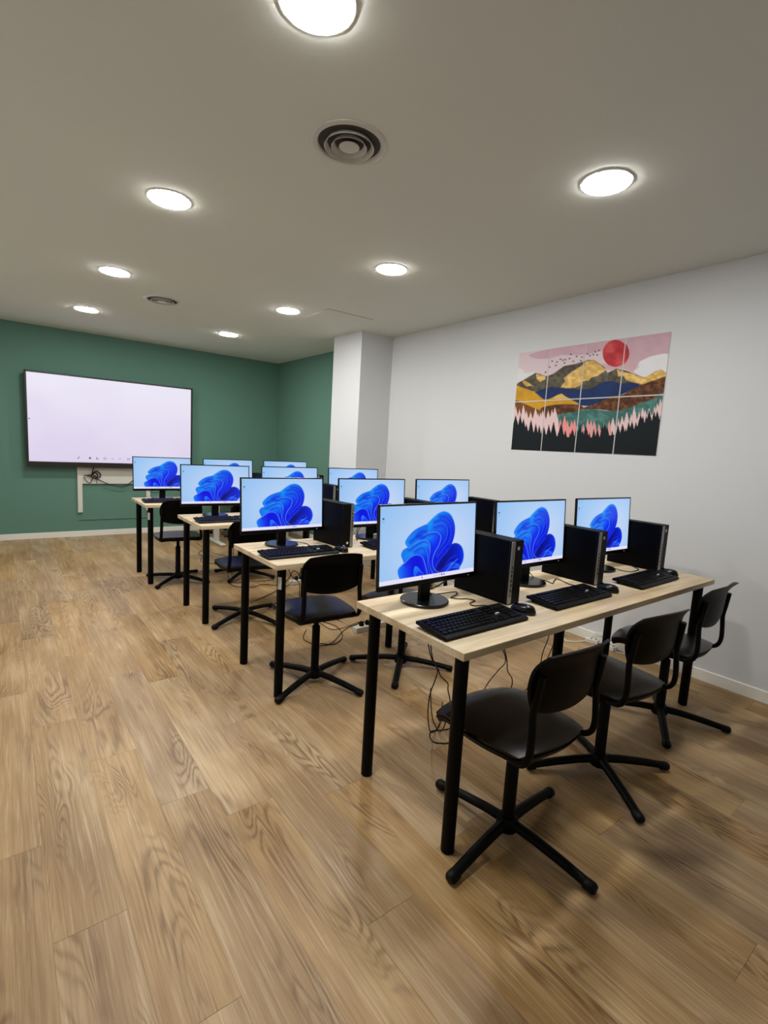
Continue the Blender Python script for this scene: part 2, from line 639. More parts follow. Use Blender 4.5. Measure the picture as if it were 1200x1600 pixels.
    fold([(390, 740), (395, 690), (420, 665), (455, 690), (480, 740)], (70, 160, 255), 4.0, 0.6)
    fold([(620, 735), (670, 690), (730, 645), (790, 640)], (100, 160, 255), 3.5, 0.6)
    fold([(595, 690), (660, 640), (720, 560), (790, 530)], (60, 110, 240), 3.0, 0.5)
    fold([(340, 390), (390, 350), (440, 330)], (10, 60, 225), 7.0, 0.6)
    fold([(400, 330), (430, 300), (470, 290)], (10, 50, 225), 6.0, 0.5)
    # task bar
    bar = V > 0.942
    img[bar] = (228, 224, 246)
    for cx, w, c in ((0.413, 0.006, (60, 90, 170)), (0.54, 0.004, (190, 180, 205)), (0.56, 0.004, (180, 175, 205)), (0.58, 0.004, (170, 165, 200)), (0.60, 0.004, (175, 170, 200)), (0.625, 0.006, (70, 70, 100)), (0.65, 0.005, (110, 105, 150))):
        m = (np.abs(U - cx) < w) & (np.abs(V - 0.970) < 0.011)
        img[m] = c
    # desktop shortcuts, top left
    for cy, c, wd in ((0.045, (150, 190, 225), 0.012), (0.155, (40, 90, 130), 0.008), (0.19, (150, 180, 220), 0.012)):
        m = (np.abs(U - 0.027) < wd) & (np.abs(V - cy) < 0.012)
        img[m] = c
    return lin(np.clip(img, 0, 255))


ART_W, ART_H = 1.2, 0.806


def homography(src, dst):
    A, b = [], []
    for (x, y), (u, v) in zip(src, dst):
        A.append([x, y, 1, 0, 0, 0, -u * x, -u * y])
        A.append([0, 0, 0, x, y, 1, -v * x, -v * y])
        b += [u, v]
    return np.append(np.linalg.solve(np.array(A, float), np.array(b, float)), 1).reshape(3, 3)


def paint_art():
    """mountain landscape spread over the eight panels"""
    C, R = 400, 270
    U, V = np.meshgrid(np.linspace(0, 1, C), np.linspace(0, 1, R))
    Hm = homography([(0, 0), (1, 0), (0, 1), (1, 1)], [(128, 215), (1110, 85), (80, 833), (1012, 878)])
    w = Hm[2, 0] * U + Hm[2, 1] * V + 1
    X = (Hm[0, 0] * U + Hm[0, 1] * V + Hm[0, 2]) / w
    Y = (Hm[1, 0] * U + Hm[1, 1] * V + Hm[1, 2]) / w
    img = np.zeros((R, C, 3))
    n1 = value_noise(X, Y, 1 / 60., 1 / 40., 3, 4)
    n2 = value_noise(X, Y, 1 / 24., 1 / 20., 5, 4)
    AA = 2.5

    def fill(pts, col, tex=0.0, smooth=True, col2=None):
        poly = catmull(pts, 4, closed=True) if smooth else pts
        ins, d = poly_mask_dist(poly, X, Y)
        m = np.clip(np.where(ins, d, -d) / AA * 0.5 + 0.5, 0, 1)
        c = np.ones(img.shape) * np.array(col, float)
        if col2 is not None:
            k = np.clip((n2 - 0.35) * 2.6, 0, 1)[..., None]
            c = c * (1 - k) + np.array(col2, float) * k
        c = c * (1 + tex * (n1[..., None] - 0.5) * 2)
        img[...] = img * (1 - m[..., None]) + c * m[..., None]

    img[...] = (212, 194, 199)
    fill([(195, 225), (330, 190), (560, 150), (800, 120), (1120, 80), (1110, 150), (900, 195), (700, 200), (560, 228), (400, 232), (330, 250), (240, 252)], (196, 162, 173), 0.04)
    fill([(820, 165), (1120, 120), (1100, 245), (1000, 246), (900, 282), (870, 345), (800, 325), (700, 330), (660, 290), (760, 300), (830, 250)], (199, 166, 175), 0.04)
    fill([(100, 318), (150, 325), (170, 345), (240, 342), (190, 400), (90, 430)], (218, 216, 218), 0.02)
    fill([(900, 285), (940, 262), (1000, 240), (1100, 238), (1090, 370), (1000, 360), (940, 385), (880, 352), (868, 335), (900, 318)], (222, 222, 226), 0.02)
    # sun
    d = np.hypot((X - 752) / 84, (Y - 223) / 88)
    m = np.clip((1 - d) * 40 + 0.5, 0, 1)
    k = np.clip((n1 - 0.3) * 1.8, 0, 1)[..., None]
    blend(img, m, np.array((172, 34, 44.)) * (1 - k) + np.array((214, 92, 88.)) * k)
    # birds
    for bx, by in ((340, 270), (365, 298), (372, 276), (395, 258), (412, 264), (428, 260), (422, 282), (455, 254), (464, 226), (480, 272), (502, 240), (530, 268), (537, 245), (568, 226), (585, 236), (606, 230), (620, 212), (632, 232), (643, 203), (324, 308), (302, 342)):
        blend(img, np.clip(1.4 * np.exp(-(((X - bx) / 4.5) ** 2 + ((Y - by) / 3.5) ** 2)), 0, 1), (30, 24, 30))
    dark, darkb = (70, 64, 54), (104, 98, 82)
    gold, goldb = (200, 156, 78), (232, 200, 128)
    fill([(90, 440), (122, 408), (152, 394), (235, 345), (262, 352), (305, 368), (345, 354), (420, 303), (500, 288), (570, 265), (612, 266), (680, 312), (702, 352), (760, 322), (830, 342), (900, 372), (940, 385), (1000, 348), (1045, 332), (1090, 365), (1080, 420), (900, 480), (300, 480)], dark, 0.12, False, darkb)
    fill([(240, 350), (302, 368), (300, 388), (266, 408), (246, 388), (238, 364)], gold, 0.08, False, goldb)
    fill([(150, 395), (172, 396), (192, 410), (222, 430), (175, 433), (152, 412)], gold, 0.08, False, goldb)
    fill([(548, 290), (562, 271), (610, 267), (655, 298), (692, 332), (660, 352), (640, 368), (592, 380), (576, 402), (560, 398), (528, 430), (490, 445), (430, 446), (396, 440), (428, 402), (418, 382), (470, 340), (524, 308)], gold, 0.06, False, goldb)
    fill([(540, 440), (536, 405), (575, 400), (620, 378), (700, 352), (762, 322), (776, 345), (792, 372), (840, 400), (800, 450)], dark, 0.12, False, darkb)
    fill([(762, 324), (800, 345), (850, 354), (900, 375), (948, 381), (1000, 346), (1045, 331), (1080, 356), (1072, 386), (985, 405), (930, 428), (870, 416), (820, 400), (800, 372), (770, 376)], gold, 0.06, False, goldb)
    fill([(180, 490), (230, 470), (330, 441), (400, 446), (520, 455), (600, 446), (660, 415), (720, 404), (790, 420), (850, 414), (905, 432), (860, 460), (790, 490), (640, 545), (560, 556), (300, 525)], (20, 44, 90), 0.16)
    fill([(80, 420), (108, 424), (150, 440), (230, 470), (292, 517), (340, 508), (400, 483), (440, 505), (500, 530), (512, 548), (400, 566), (290, 580), (200, 570), (80, 530)], (194, 146, 40), 0.12)
    fill([(340, 515), (370, 495), (404, 482), (430, 503), (452, 512), (390, 518)], (220, 178, 92), 0.08, False)
    fill([(530, 576), (600, 550), (720, 505), (800, 490), (850, 460), (900, 438), (990, 405), (1090, 380), (1080, 490), (1000, 520), (900, 560), (800, 592), (740, 590), (640, 578)], (70, 38, 22), 0.15, True, (122, 78, 46))
    fill([(280, 565), (400, 545), (510, 548), (545, 575), (480, 602), (380, 625), (280, 620)], (72, 40, 24), 0.15, True, (112, 70, 42))
    fill([(80, 528), (150, 535), (230, 568), (300, 600), (300, 640), (80, 640)], (110, 70, 34), 0.12)
    fill([(270, 650), (380, 610), (500, 592), (580, 575), (700, 588), (800, 582), (900, 545), (1000, 512), (1090, 488), (1060, 800), (270, 800)], (56, 100, 96), 0.16, True, (84, 130, 120))

    def tree_line(x0, x1, base, col, step, hmin, hmax, seed):
        rr = random.Random(seed)
        bx = base(X)
        top = np.where((X > x0) & (X < x1), bx, 2000.0)
        x = x0 + 4
        while x < x1 - 4:
            h = rr.uniform(hmin, hmax)
            wd = h * rr.uniform(0.19, 0.27)
            b = float(base(np.array([float(x)]))[0])
            t = np.abs(X - x) / wd
            saw = 0.10 * h * ((t * 6 + (Y % 13) / 13.0) % 1.0)
            top = np.minimum(top, np.where(t < 1, b - h * (1 - t) ** 0.9 + saw, 2000))
            x += step * rr.uniform(0.6, 1.4)
        blend(img, np.clip((Y - top) / 3.0 + 0.5, 0, 1), col)

    tree_line(70, 385, lambda x: 615 + 0.15 * (x - 100), (224, 194, 194), 24, 40, 95, 11)
    tree_line(735, 1070, lambda x: 705 - 0.36 * (x - 740), (222, 192, 192), 26, 50, 110, 12)
    tree_line(395, 505, lambda x: 690 + 0 * x, (228, 146, 142), 24, 40, 85, 13)
    tree_line(540, 722, lambda x: 715 + 0 * x, (220, 158, 156), 26, 40, 85, 14)
    tree_line(60, 1080, lambda x: 690 + 70 * np.sin(np.clip((x - 90) / 900, 0, 1) * PI) - 40 * (x > 850) * (x - 850) / 190.0, (20, 27, 30), 24, 30, 95, 15)
    return lin(np.clip(img, 0, 255))


# ================================================================== STRUCTURE
def build_room():
    # floor slab with planks laid over it
    fl = structure(mesh_obj('floor', box_bm(XL - 0.1, XR + 0.1, YN - 0.1, YB + 0.1, -0.12, -0.0085), M['screed']))
    pw, pl, gap = 0.18, 1.2, 0.00025
    bm = bmesh.new()
    add_box(bm, 0, pw - gap, 0, pl - gap * 2, -0.008, 0.0)
    top_edges = [e for e in bm.edges if all(v.co.z > -0.001 for v in e.verts)]
    bmesh.ops.bevel(bm, geom=top_edges, offset=0.0003, segments=1, affect='EDGES')
    me = bpy.data.meshes.new('plank')
    bmesh.ops.recalc_face_normals(bm, faces=bm.faces)
    bm.to_mesh(me)
    bm.free()
    me.materials.append(M['plank'])
    cut = {}
    known = {-1: 2.02, 0: 0.42, 1: 1.217, 2: 2.0, 3: 0.62, 4: 1.19, -2: 0.9, -3: 1.5}
    i = -4
    while -1.05 + pw * i < XR:
        x0 = -1.05 + pw * i
        xa, xb = max(x0, XL), min(x0 + pw, XR)
        if xb - xa > 0.004:
            ph = known.get(i, rnd.uniform(0, pl))
            k0 = math.floor((YN - ph) / pl)
            y = ph + k0 * pl
            while y < YB:
                ya, yb = max(y, YN), min(y + pl, YB)
                if yb - ya > 0.01:
                    full = (xb - xa > pw - 1e-4) and (yb - ya > pl - 1e-4)
                    if full:
                        o = bpy.data.objects.new('plank', me)
                        COL.objects.link(o)
                        o.location = (xa, ya, 0)
                        o.parent = fl
                    else:
                        o = mesh_obj('plank', box_bm(0, xb - xa - gap, 0, yb - ya - 2 * gap, -0.008, 0.0), M['plank'], fl, loc=(xa, ya, 0))
                y += pl
        i += 1

    structure(mesh_obj('ceiling', box_bm(XL - 0.1, XR + 0.1, YN - 0.1, YB + 0.1, H, H + 0.12), M['ceiling']))
    structure(mesh_obj('wall_far', box_bm(XL - 0.1, XR + 0.1, YB, YB + 0.12, -0.1, H), M['green_wall']))
    structure(mesh_obj('wall_right', box_bm(XR, XR + 0.12, YN - 0.1, PY1 + 0.2, -0.1, H), M['white_wall']))
    structure(mesh_obj('wall_far_right', box_bm(XR, XR + 0.12, PY1 + 0.2, YB, -0.1, H), M['green_wall']))
    structure(mesh_obj('wall_pillar', box_bm(PX, XR + 0.02, PY1, PY2, -0.1, H), M['white_wall']))
    structure(mesh_obj('wall_left', box_bm(XL - 0.12, XL, YN - 0.1, YB + 0.1, -0.1, H), M['white_wall']))
    structure(mesh_obj('wall_near', box_bm(XL, XR, YN - 0.12, YN, -0.1, H), M['white_wall']))

    def board(name, x0, x1, y0, y1):
        bm = box_bm(x0, x1, y0, y1, 0.0, 0.074, bevel=0.003, seg=1)
        structure(mesh_obj(name, bm, M['skirting']))

    t = 0.013
    board('baseboard_far', XL, XR, YB - t, YB)
    board('baseboard_right', XR - t, XR, YN, PY1)
    board('baseboard_far_right', XR - t, XR, PY2, YB - t)
    board('baseboard_pillar_front', PX - t, XR - t, PY1 - t, PY1)
    board('baseboard_pillar_side', PX - t, PX, PY1, PY2)
    board('baseboard_left', XL, XL + t, YN, YB - t)
    board('baseboard_near', XL + t, XR - t, YN, YN + t)
    # flush access hatch in the ceiling: four gap lips and a panel
    hx0, hx1, hy0, hy1 = 1.285, 1.775, 3.09, 3.58
    h = structure(mesh_obj('trim_1', box_bm(hx0, hx1, hy0, hy1, H - 0.0025, H + 0.002, bevel=0.0008, seg=1), M['ceiling']))
    bm = bmesh.new()
    add_box(bm, hx0, hx1, hy0 - 0.006, hy0 - 0.0005, H - 0.001, H + 0.001)
    add_box(bm, hx0 - 0.003, hx0 - 0.0005, hy0 - 0.006, hy0 + 0.10, H - 0.001, H + 0.001)
    g = mesh_obj('hatch_gap', bm, M['vent_dark'], h)
    # painted cable trunking on the green wall
    bm = bmesh.new()
    add_box(bm, -0.345, 0.52, YB - 0.012, YB, 0.215, 0.232, bevel=0.002, seg=1)
    structure(mesh_obj('trim_2', bm, M['green_wall']))


build_room()


# ================================================================== CEILING FITTINGS
def ceiling_lights():
    spots = [(-0.372, 0.40, 'cut by the top edge of the photo, nearest'),
             (1.058, 0.335, 'nearest of the right-hand row, above the first table'),
             (-0.376, 1.935, 'second of the left-hand row, left of the big round vent'),
             (1.057, 1.88, 'second of the right-hand row, above the second table'),
             (-0.382, 3.48, 'third of the left-hand row, left of the small vent'),
             (1.053, 3.44, 'third of the right-hand row, beside the ceiling hatch'),
             (-0.385, 5.036, 'last of the left-hand row, above the wall display'),
             (1.044, 4.96, 'last of the right-hand row, near the green corner')]
    r = 0.102
    proto = None
    for x, y, lab in spots:
        if proto is None:
            t = empty('ceiling_light', None, None, (x, y, H))
            bm = lathe(bmesh.new(), [(r - 0.002, 0.0), (r + 0.010, 0.0), (r + 0.009, -0.004), (r + 0.002, -0.006), (r - 0.002, -0.005)], 48, closed=True)
            mesh_obj('rim', bm, M['white_plastic'], t, smooth=True)
            bm = lathe(bmesh.new(), [(0, -0.0102), (r * 0.5, -0.0100), (r * 0.9, -0.0094), (r - 0.002, -0.0082), (r - 0.001, -0.001), (0, -0.001)], 48)
            mesh_obj('diffuser', bm, M['lamp'], t, smooth=True)
            index_children(t)
            proto = t
        else:
            t = copy_tree(proto)
            t.location = (x, y, H)
        tag(t, 'round white recessed ceiling light, ' + lab, 'ceiling light', 'ceiling lights')


ceiling_lights()


def vent(x, y, lab):
    t = empty('ceiling_vent', lab, 'vent', (x, y, H), 0, 'round ceiling vents')
    mesh_obj('flange', lathe(bmesh.new(), [(0.127, 0.0), (0.154, 0.0), (0.152, -0.005), (0.142, -0.009), (0.131, -0.007), (0.126, 0.0)], 56), M['vent'], t, smooth=True)
    mesh_obj('dark_throat', lathe(bmesh.new(), [(0, -0.001), (0.1275, -0.001)], 40), M['vent_dark'], t)
    for r0 in (0.100, 0.071):
        mesh_obj('ring', lathe(bmesh.new(), [(r0 - 0.012, -0.001), (r0, -0.019), (r0 + 0.0022, -0.0185), (r0 - 0.008, -0.001)], 48, closed=True), M['vent'], t, smooth=True)
    mesh_obj('centre_disc', lathe(bmesh.new(), [(0, -0.021), (0.030, -0.020), (0.042, -0.016), (0.040, -0.013), (0.016, -0.001), (0, -0.001)], 40), M['vent'], t, smooth=True)


vent(0.055, 0.885, 'large round ceiling vent with concentric rings near the camera')
vent(0.097, 4.039, 'small-looking round ceiling vent farther off, before the green wall')


# ================================================================== WALL DISPLAY
def wall_display():
    x0, x1, z0, z1 = -0.877, 1.043, 0.908, 2.037
    yb, yf = YB - 0.036, YB - 0.120
    t = empty('wall_display', 'large wall-mounted touch display with blank pale lilac screen and black frame', 'display', ((x0 + x1) / 2, YB - 0.07, z0))
    ox, oy, oz = (x0 + x1) / 2, YB - 0.07, z0

    def L(bm):
        bmesh.ops.translate(bm, vec=(-ox, -oy, -oz), verts=bm.verts)
        return bm
    mesh_obj('housing', L(box_bm(x0 + 0.01, x1 - 0.01, yf + 0.02, yb, z0 + 0.01, z1 - 0.01, bevel=0.006)), M['black_plastic'], t)
    bm = bmesh.new()
    add_box(bm, x0, x0 + 0.022, yf, yf + 0.03, z0, z1, bevel=0.004)
    add_box(bm, x1 - 0.022, x1, yf, yf + 0.03, z0, z1, bevel=0.004)
    add_box(bm, x0, x1, yf, yf + 0.03, z1 - 0.020, z1, bevel=0.004)
    mesh_obj('frame', L(bm), M['bezel'], t)
    mesh_obj('bottom_frame', L(box_bm(x0, x1, yf - 0.004, yf + 0.03, z0, z0 + 0.062, bevel=0.006)), M['bezel'], t)
    # screen with a slightly uneven pale lilac picture
    C, R = 96, 54
    X, Y = np.meshgrid(np.linspace(0, 1, C), np.linspace(0, 1, R))
    n = value_noise(X * 100, Y * 100, 0.04, 0.03, 9, 2)
    img = np.zeros((R, C, 3))
    k = np.clip(0.75 * Y + 0.5 * (n - 0.5), 0, 1)[..., None]
    img[...] = np.array((232, 227, 243.)) * (1 - k) + np.array((217, 205, 232.)) * k
    sw, sh = (x1 - x0) - 0.044, (z1 - z0) - 0.082
    s = painted_grid('screen', lin(img), sw, sh, M['screen'], t)
    s.location = (0, yf + 0.008 - oy, 0.062)
    # tool bar icons along the lower edge, thin marks on the glass
    yy = yf + 0.0065 - oy
    for i, fx in enumerate((0.272, 0.338, 0.382, 0.428, 0.474, 0.520, 0.575, 0.630)):
        cx, cz = -sw / 2 + sw * fx, 0.062 + 0.055
        bm = bmesh.new()
        if i == 0:
            add_box(bm, -0.004, 0.004, -0.001, 0.001, -0.016, 0.016, rot=Matrix.Rotation(0.7, 4, 'Y'))
        elif i == 1:
            add_box(bm, -0.012, 0.012, -0.001, 0.001, -0.012, 0.012, bevel=0.0)
        elif i == 2:
            add_box(bm, -0.012, -0.004, -0.001, 0.001, -0.012, 0.014)
            add_box(bm, -0.012, 0.014, -0.001, 0.001, -0.012, -0.004)
        elif i in (4, 5):
            add_box(bm, -0.014, 0.014, -0.001, 0.001, -0.0025, 0.0025, rot=Matrix.Rotation(-0.6 if i == 5 else 0.3, 4, 'Y'))
        else:
            for a in (-1, 1):
                add_box(bm, -0.014, 0.014, -0.001, 0.001, a * 0.011 - 0.002, a * 0.011 + 0.002)
                add_box(bm, a * 0.012 - 0.002, a * 0.012 + 0.002, -0.001, 0.001, -0.011, 0.011)
        mesh_obj('toolbar_icon', bm, M['icon'], s, loc=(cx, -0.0015, 0.055))
    mesh_obj('side_tab_icon', box_bm(-0.006, 0.006, -0.001, 0.001, -0.008, 0.008), M['icon'], s, loc=(-sw / 2 + 0.014, -0.0015, sh * 0.48))

    # wall stand: two columns and a crossing plate, all white
    m = empty('display_mount', 'white steel wall mount of two columns and a cross plate under the display', 'wall mount', (0.08, YB, 0.318))
    ox, oy, oz = 0.08, YB, 0.318
    mesh_obj('column', L(box_bm(-0.355, -0.302, YB - 0.034, YB, 0.318, 1.8, bevel=0.003)), M['white_metal'], m)
    mesh_obj('column', L(box_bm(0.456, 0.508, YB - 0.034, YB, 0.318, 1.8, bevel=0.003)), M['white_metal'], m)
    mesh_obj('cross_plate', L(box_bm(-0.302, 0.456, YB - 0.026, YB - 0.006, 0.690, 0.90, bevel=0.002)), M['white_metal'], m)
    mesh_obj('cross_plate', L(box_bm(-0.302, 0.456, YB - 0.030, YB - 0.004, 0.835, 0.90, bevel=0.002)), M['white_metal'], m)
    # cable bundle below the display
    bm = bmesh.new()
    y = YB - 0.05
    sweep(bm, catmull([(-0.25, y, 0.80), (-0.17, y - 0.01, 0.77), (-0.12, y, 0.745), (0.0, y, 0.685), (0.11, y, 0.655), (0.20, y, 0.665), (0.30, y, 0.75), (0.38, y, 0.80), (0.40, y, 0.915)], 6), 0.006, seg=6)
    sweep(bm, catmull([(-0.28, y, 0.80), (-0.20, y, 0.81), (-0.16, y, 0.84), (-0.13, y, 0.80), (-0.16, y, 0.76), (-0.20, y, 0.80), (-0.15, y, 0.86), (-0.10, y, 0.82), (-0.11, y, 0.775), (-0.15, y, 0.78), (-0.19, y, 0.83), (-0.17, y, 0.915)], 5), 0.007, seg=6)
    sweep(bm, catmull([(-0.29, y, 0.78), (-0.25, y, 0.72), (-0.215, y, 0.705), (-0.19, y, 0.76), (-0.165, y, 0.80)], 5), 0.005, seg=6)
    sweep(bm, catmull([(-0.155, y, 0.80), (-0.14, y, 0.74), (-0.145, y, 0.69)], 5), 0.0035, seg=6)
    o = mesh_obj('cable', bm, M['cable'], smooth=True)
    tag(o, 'tangled black cables hanging below the wall display', 'cable')


wall_display()


# ================================================================== PICTURE PANELS
def picture_panels():
    img = paint_art()
    R, C = img.shape[:2]
    x_right = XR
    y_left, y_right = 1.785, 0.573          # left edge is the far one
    z_top, z_bot = 2.217, 1.407
    pw = (y_left - y_right - 3 * 0.006) / 4
    ph = (z_top - z_bot - 0.006) / 2
    what = [['top row, far left, pale cloud over ochre hill', 'top row, second, flock of birds over dark mountain',
             'top row, third, gold peak and most of the red sun', 'top row, rightmost, sliver of sun and white cloud'],
            ['bottom row, far left, pink trees at its left edge', 'bottom row, second, ochre tip and salmon trees',
             'bottom row, third, teal lake with salmon trees', 'bottom row, rightmost, pale trees rising to the right']]
    for r in range(2):
        for c in range(4):
            c0, c1 = int(round(c * C / 4)), int(round((c + 1) * C / 4)) + (1 if c < 3 else 0)
            r0, r1 = int(round(r * R / 2)), int(round((r + 1) * R / 2)) + (1 if r < 1 else 0)
            yc = y_left - pw / 2 - c * (pw + 0.006)
            zb = z_top - ph - r * (ph + 0.006)
            t = empty('picture_panel', 'mountain picture panel, ' + what[r][c], 'picture', (XR, yc, zb), -PI / 2, 'eight panels of the mountain picture')
            bm = box_bm(-pw / 2, pw / 2, -0.004, 0, 0, ph, bevel=0.0008, seg=1)
            mesh_obj('backing', bm, M['canvas_edge'], t)
            g = painted_grid('print', img[r0:r1, c0:c1], pw - 0.002, ph - 0.002, M['print'], t)
            g.location = (0, -0.0045, 0.001)


picture_panels()


# ================================================================== TABLES
ROWN = ['front', 'second', 'third', 'farthest']


def table_proto():
    t = empty('computer_table', None, None)
    top = mesh_obj('tabletop', box_bm(0, TL, 0, TD, TH - TT, TH, bevel=0.0015, seg=1), M['table'], t)
    legs = [(0.055, 0.056), (TL - 0.055, 0.056), (0.055, TD - 0.056), (TL - 0.055, TD - 0.056), (TL / 2, TD / 2)]
    for x, y in legs:
        bm = bmesh.new()
        lathe(bm, [(0, 0.0), (0.020, 0.0), (0.0235, 0.004), (0.0235, 0.01), (0.0235, TH - TT - 0.004), (0.0235, TH - TT), (0, TH - TT)], 24)
        leg = mesh_obj('leg', bm, M['black_metal'], t, smooth=True, loc=(x, y, 0))
        mesh_obj('mounting_plate', lathe(bmesh.new(), [(0.0236, TH - TT - 0.004), (0.042, TH - TT - 0.003), (0.042, TH - TT), (0.0236, TH - TT)], 24, closed=True), M['black_metal'], leg)
    return t


def tables():
    p = table_proto()
    index_children(p)
    for i, (x, y) in enumerate(TABLES):
        t = p if i == 0 else copy_tree(p)
        t.location = (x, y, 0)
        lab = ['pale oak topped computer table with black legs, nearest the camera',
               'pale oak topped computer table, second from the camera',
               'pale oak topped computer table, third from the camera, in the middle distance',
               'pale oak topped computer table farthest away, before the green wall'][i]
        tag(t, lab, 'table', 'computer tables in four rows')
        if i in (1, 3):
            leg = [o for o in (CHILDREN[t.name]) if o.name.startswith('leg')][0]
            s = mesh_obj('leg_label', box_bm(-0.0246, -0.0228, -0.010, 0.010, 0.60, 0.665, bevel=0), M['sticker'], leg)
            s['label'] = 'small white paper label near the top of the leg'
            s.rotation_euler = (0, 0, 0.75)


tables()


# ================================================================== COMPUTERS
def monitor_proto():
    t = empty('monitor')
    bm = lathe(bmesh.new(), [(0, 0), (0.097, 0), (0.100, 0.002), (0.100, 0.010), (0.097, 0.013), (0, 0.0135)], 56)
    mesh_obj('stand_base', bm, M['gloss_plastic'], t, smooth=True)
    bm = box_bm(-0.027, 0.027, -0.006, 0.016, 0.012, 0.26, bevel=0.004)
    mesh_obj('stand_neck', bm, M['black_plastic'], t)
    w, hh = 0.541, 0.327
    rot = Matrix.Rotation(-0.060, 4, 'X')
    zb = 0.083

    def T(bm):
        bmesh.ops.transform(bm, matrix=Matrix.Translation((0, -0.026, zb)) @ rot, verts=bm.verts)
        return bm
    bm = bmesh.new()
    add_box(bm, -w / 2, w / 2, 0.0, 0.012, 0, hh, bevel=0.0025)
    add_box(bm, -w * 0.40, w * 0.40, 0.010, 0.034, 0.03, 0.27, bevel=0.010)
    mesh_obj('housing', T(bm), M['black_plastic'], t)
    bm = bmesh.new()
    add_box(bm, -w / 2, -w / 2 + 0.006, -0.002, 0.004, 0, hh, bevel=0.0008, seg=1)
    add_box(bm, w / 2 - 0.006, w / 2, -0.002, 0.004, 0, hh, bevel=0.0008, seg=1)
    add_box(bm, -w / 2, w / 2, -0.002, 0.004, hh - 0.006, hh, bevel=0.0008, seg=1)
    add_box(bm, -w / 2, w / 2, -0.0025, 0.004, 0, 0.0205, bevel=0.001, seg=1)
    mesh_obj('bezel', T(bm), M['gloss_plastic'], t)
    s = painted_grid('screen', WALLPAPER, 0.527, 0.2985, M['screen'], t)
    s.matrix_basis = Matrix.Translation((0, -0.026, zb)) @ rot @ Matrix.Translation((0, -0.0008, 0.021))
    mesh_obj('logo', T(box_bm(0.222, 0.230, -0.0031, -0.002, 0.008, 0.0125)), M['logo'], t)
    bm = T(box_bm(-0.05, 0.05, 0.03, 0.05, 0.09, 0.19, bevel=0.006))
    mesh_obj('stand_bracket', bm, M['black_plastic'], t)
    return t


def pc_proto(flip=False):
    """slim upright tower; local origin at the front centre of its foot"""
    t = empty('computer_tower')
    w, d, h = 0.082, 0.30, 0.270
    bm = box_bm(-w / 2, w / 2, 0.008, d, 0.0, h, bevel=0.0025)
    mesh_obj('case', bm, M['case'], t)
    fr = mesh_obj('front_panel', box_bm(-w / 2, w / 2, -0.004, 0.010, 0.0, h, bevel=0.004), M['black_plastic'], t)

    def F(x0, x1, y0, y1, z0, z1, **k):
        if flip:
            x0, x1, z0, z1 = -x1, -x0, h - z1, h - z0
        return box_bm(x0, x1, y0, y1, z0, z1, **k)
    st = mesh_obj('silver_strip', F(-w / 2 + 0.001, -w / 2 + 0.024, -0.0075, -0.002, 0.004, h - 0.004, bevel=0.0025), M['silver'], t)
    xs = -w / 2 + 0.0125
    bm = bmesh.new()
    lathe(bm, [(0, 0), (0.0065, 0), (0.0075, 0.001), (0.0085, 0.001), (0.0085, -0.002), (0, -0.002)], 20)
    bmesh.ops.transform(bm, matrix=Matrix.Translation((-xs if flip else xs, -0.0078, 0.022 if flip else h - 0.022)) @ Matrix.Rotation(PI / 2, 4, 'X'), verts=bm.verts)
    mesh_obj('power_button', bm, M['silver'], st, smooth=True)
    for z0, z1 in ((0.155, 0.163), (0.137, 0.147), (0.118, 0.130), (0.098, 0.110), (0.078, 0.090), (0.056, 0.066), (0.035, 0.039)):
        mesh_obj('port', F(xs - 0.003, xs + 0.003, -0.0082, -0.006, z0, z1), M['port'], st)
    mesh_obj('maker_badge', F(0.000, 0.014, -0.0047, -0.003, h - 0.040, h - 0.026, bevel=0.0), M['logo'], fr) if not flip else None
    if flip:
        bm = lathe(bmesh.new(), [(0, 0), (0.008, 0), (0.008, -0.001), (0, -0.001)], 20)
        bmesh.ops.transform(bm, matrix=Matrix.Translation((-0.002, -0.0042, 0.030)) @ Matrix.Rotation(PI / 2, 4, 'X'), verts=bm.verts)
        mesh_obj('maker_badge', bm, M['logo'], fr)
    mesh_obj('back_plate', box_bm(-w / 2 + 0.004, w / 2 - 0.004, d - 0.001, d + 0.002, 0.004, h - 0.004), M['silver'], t)
    return t


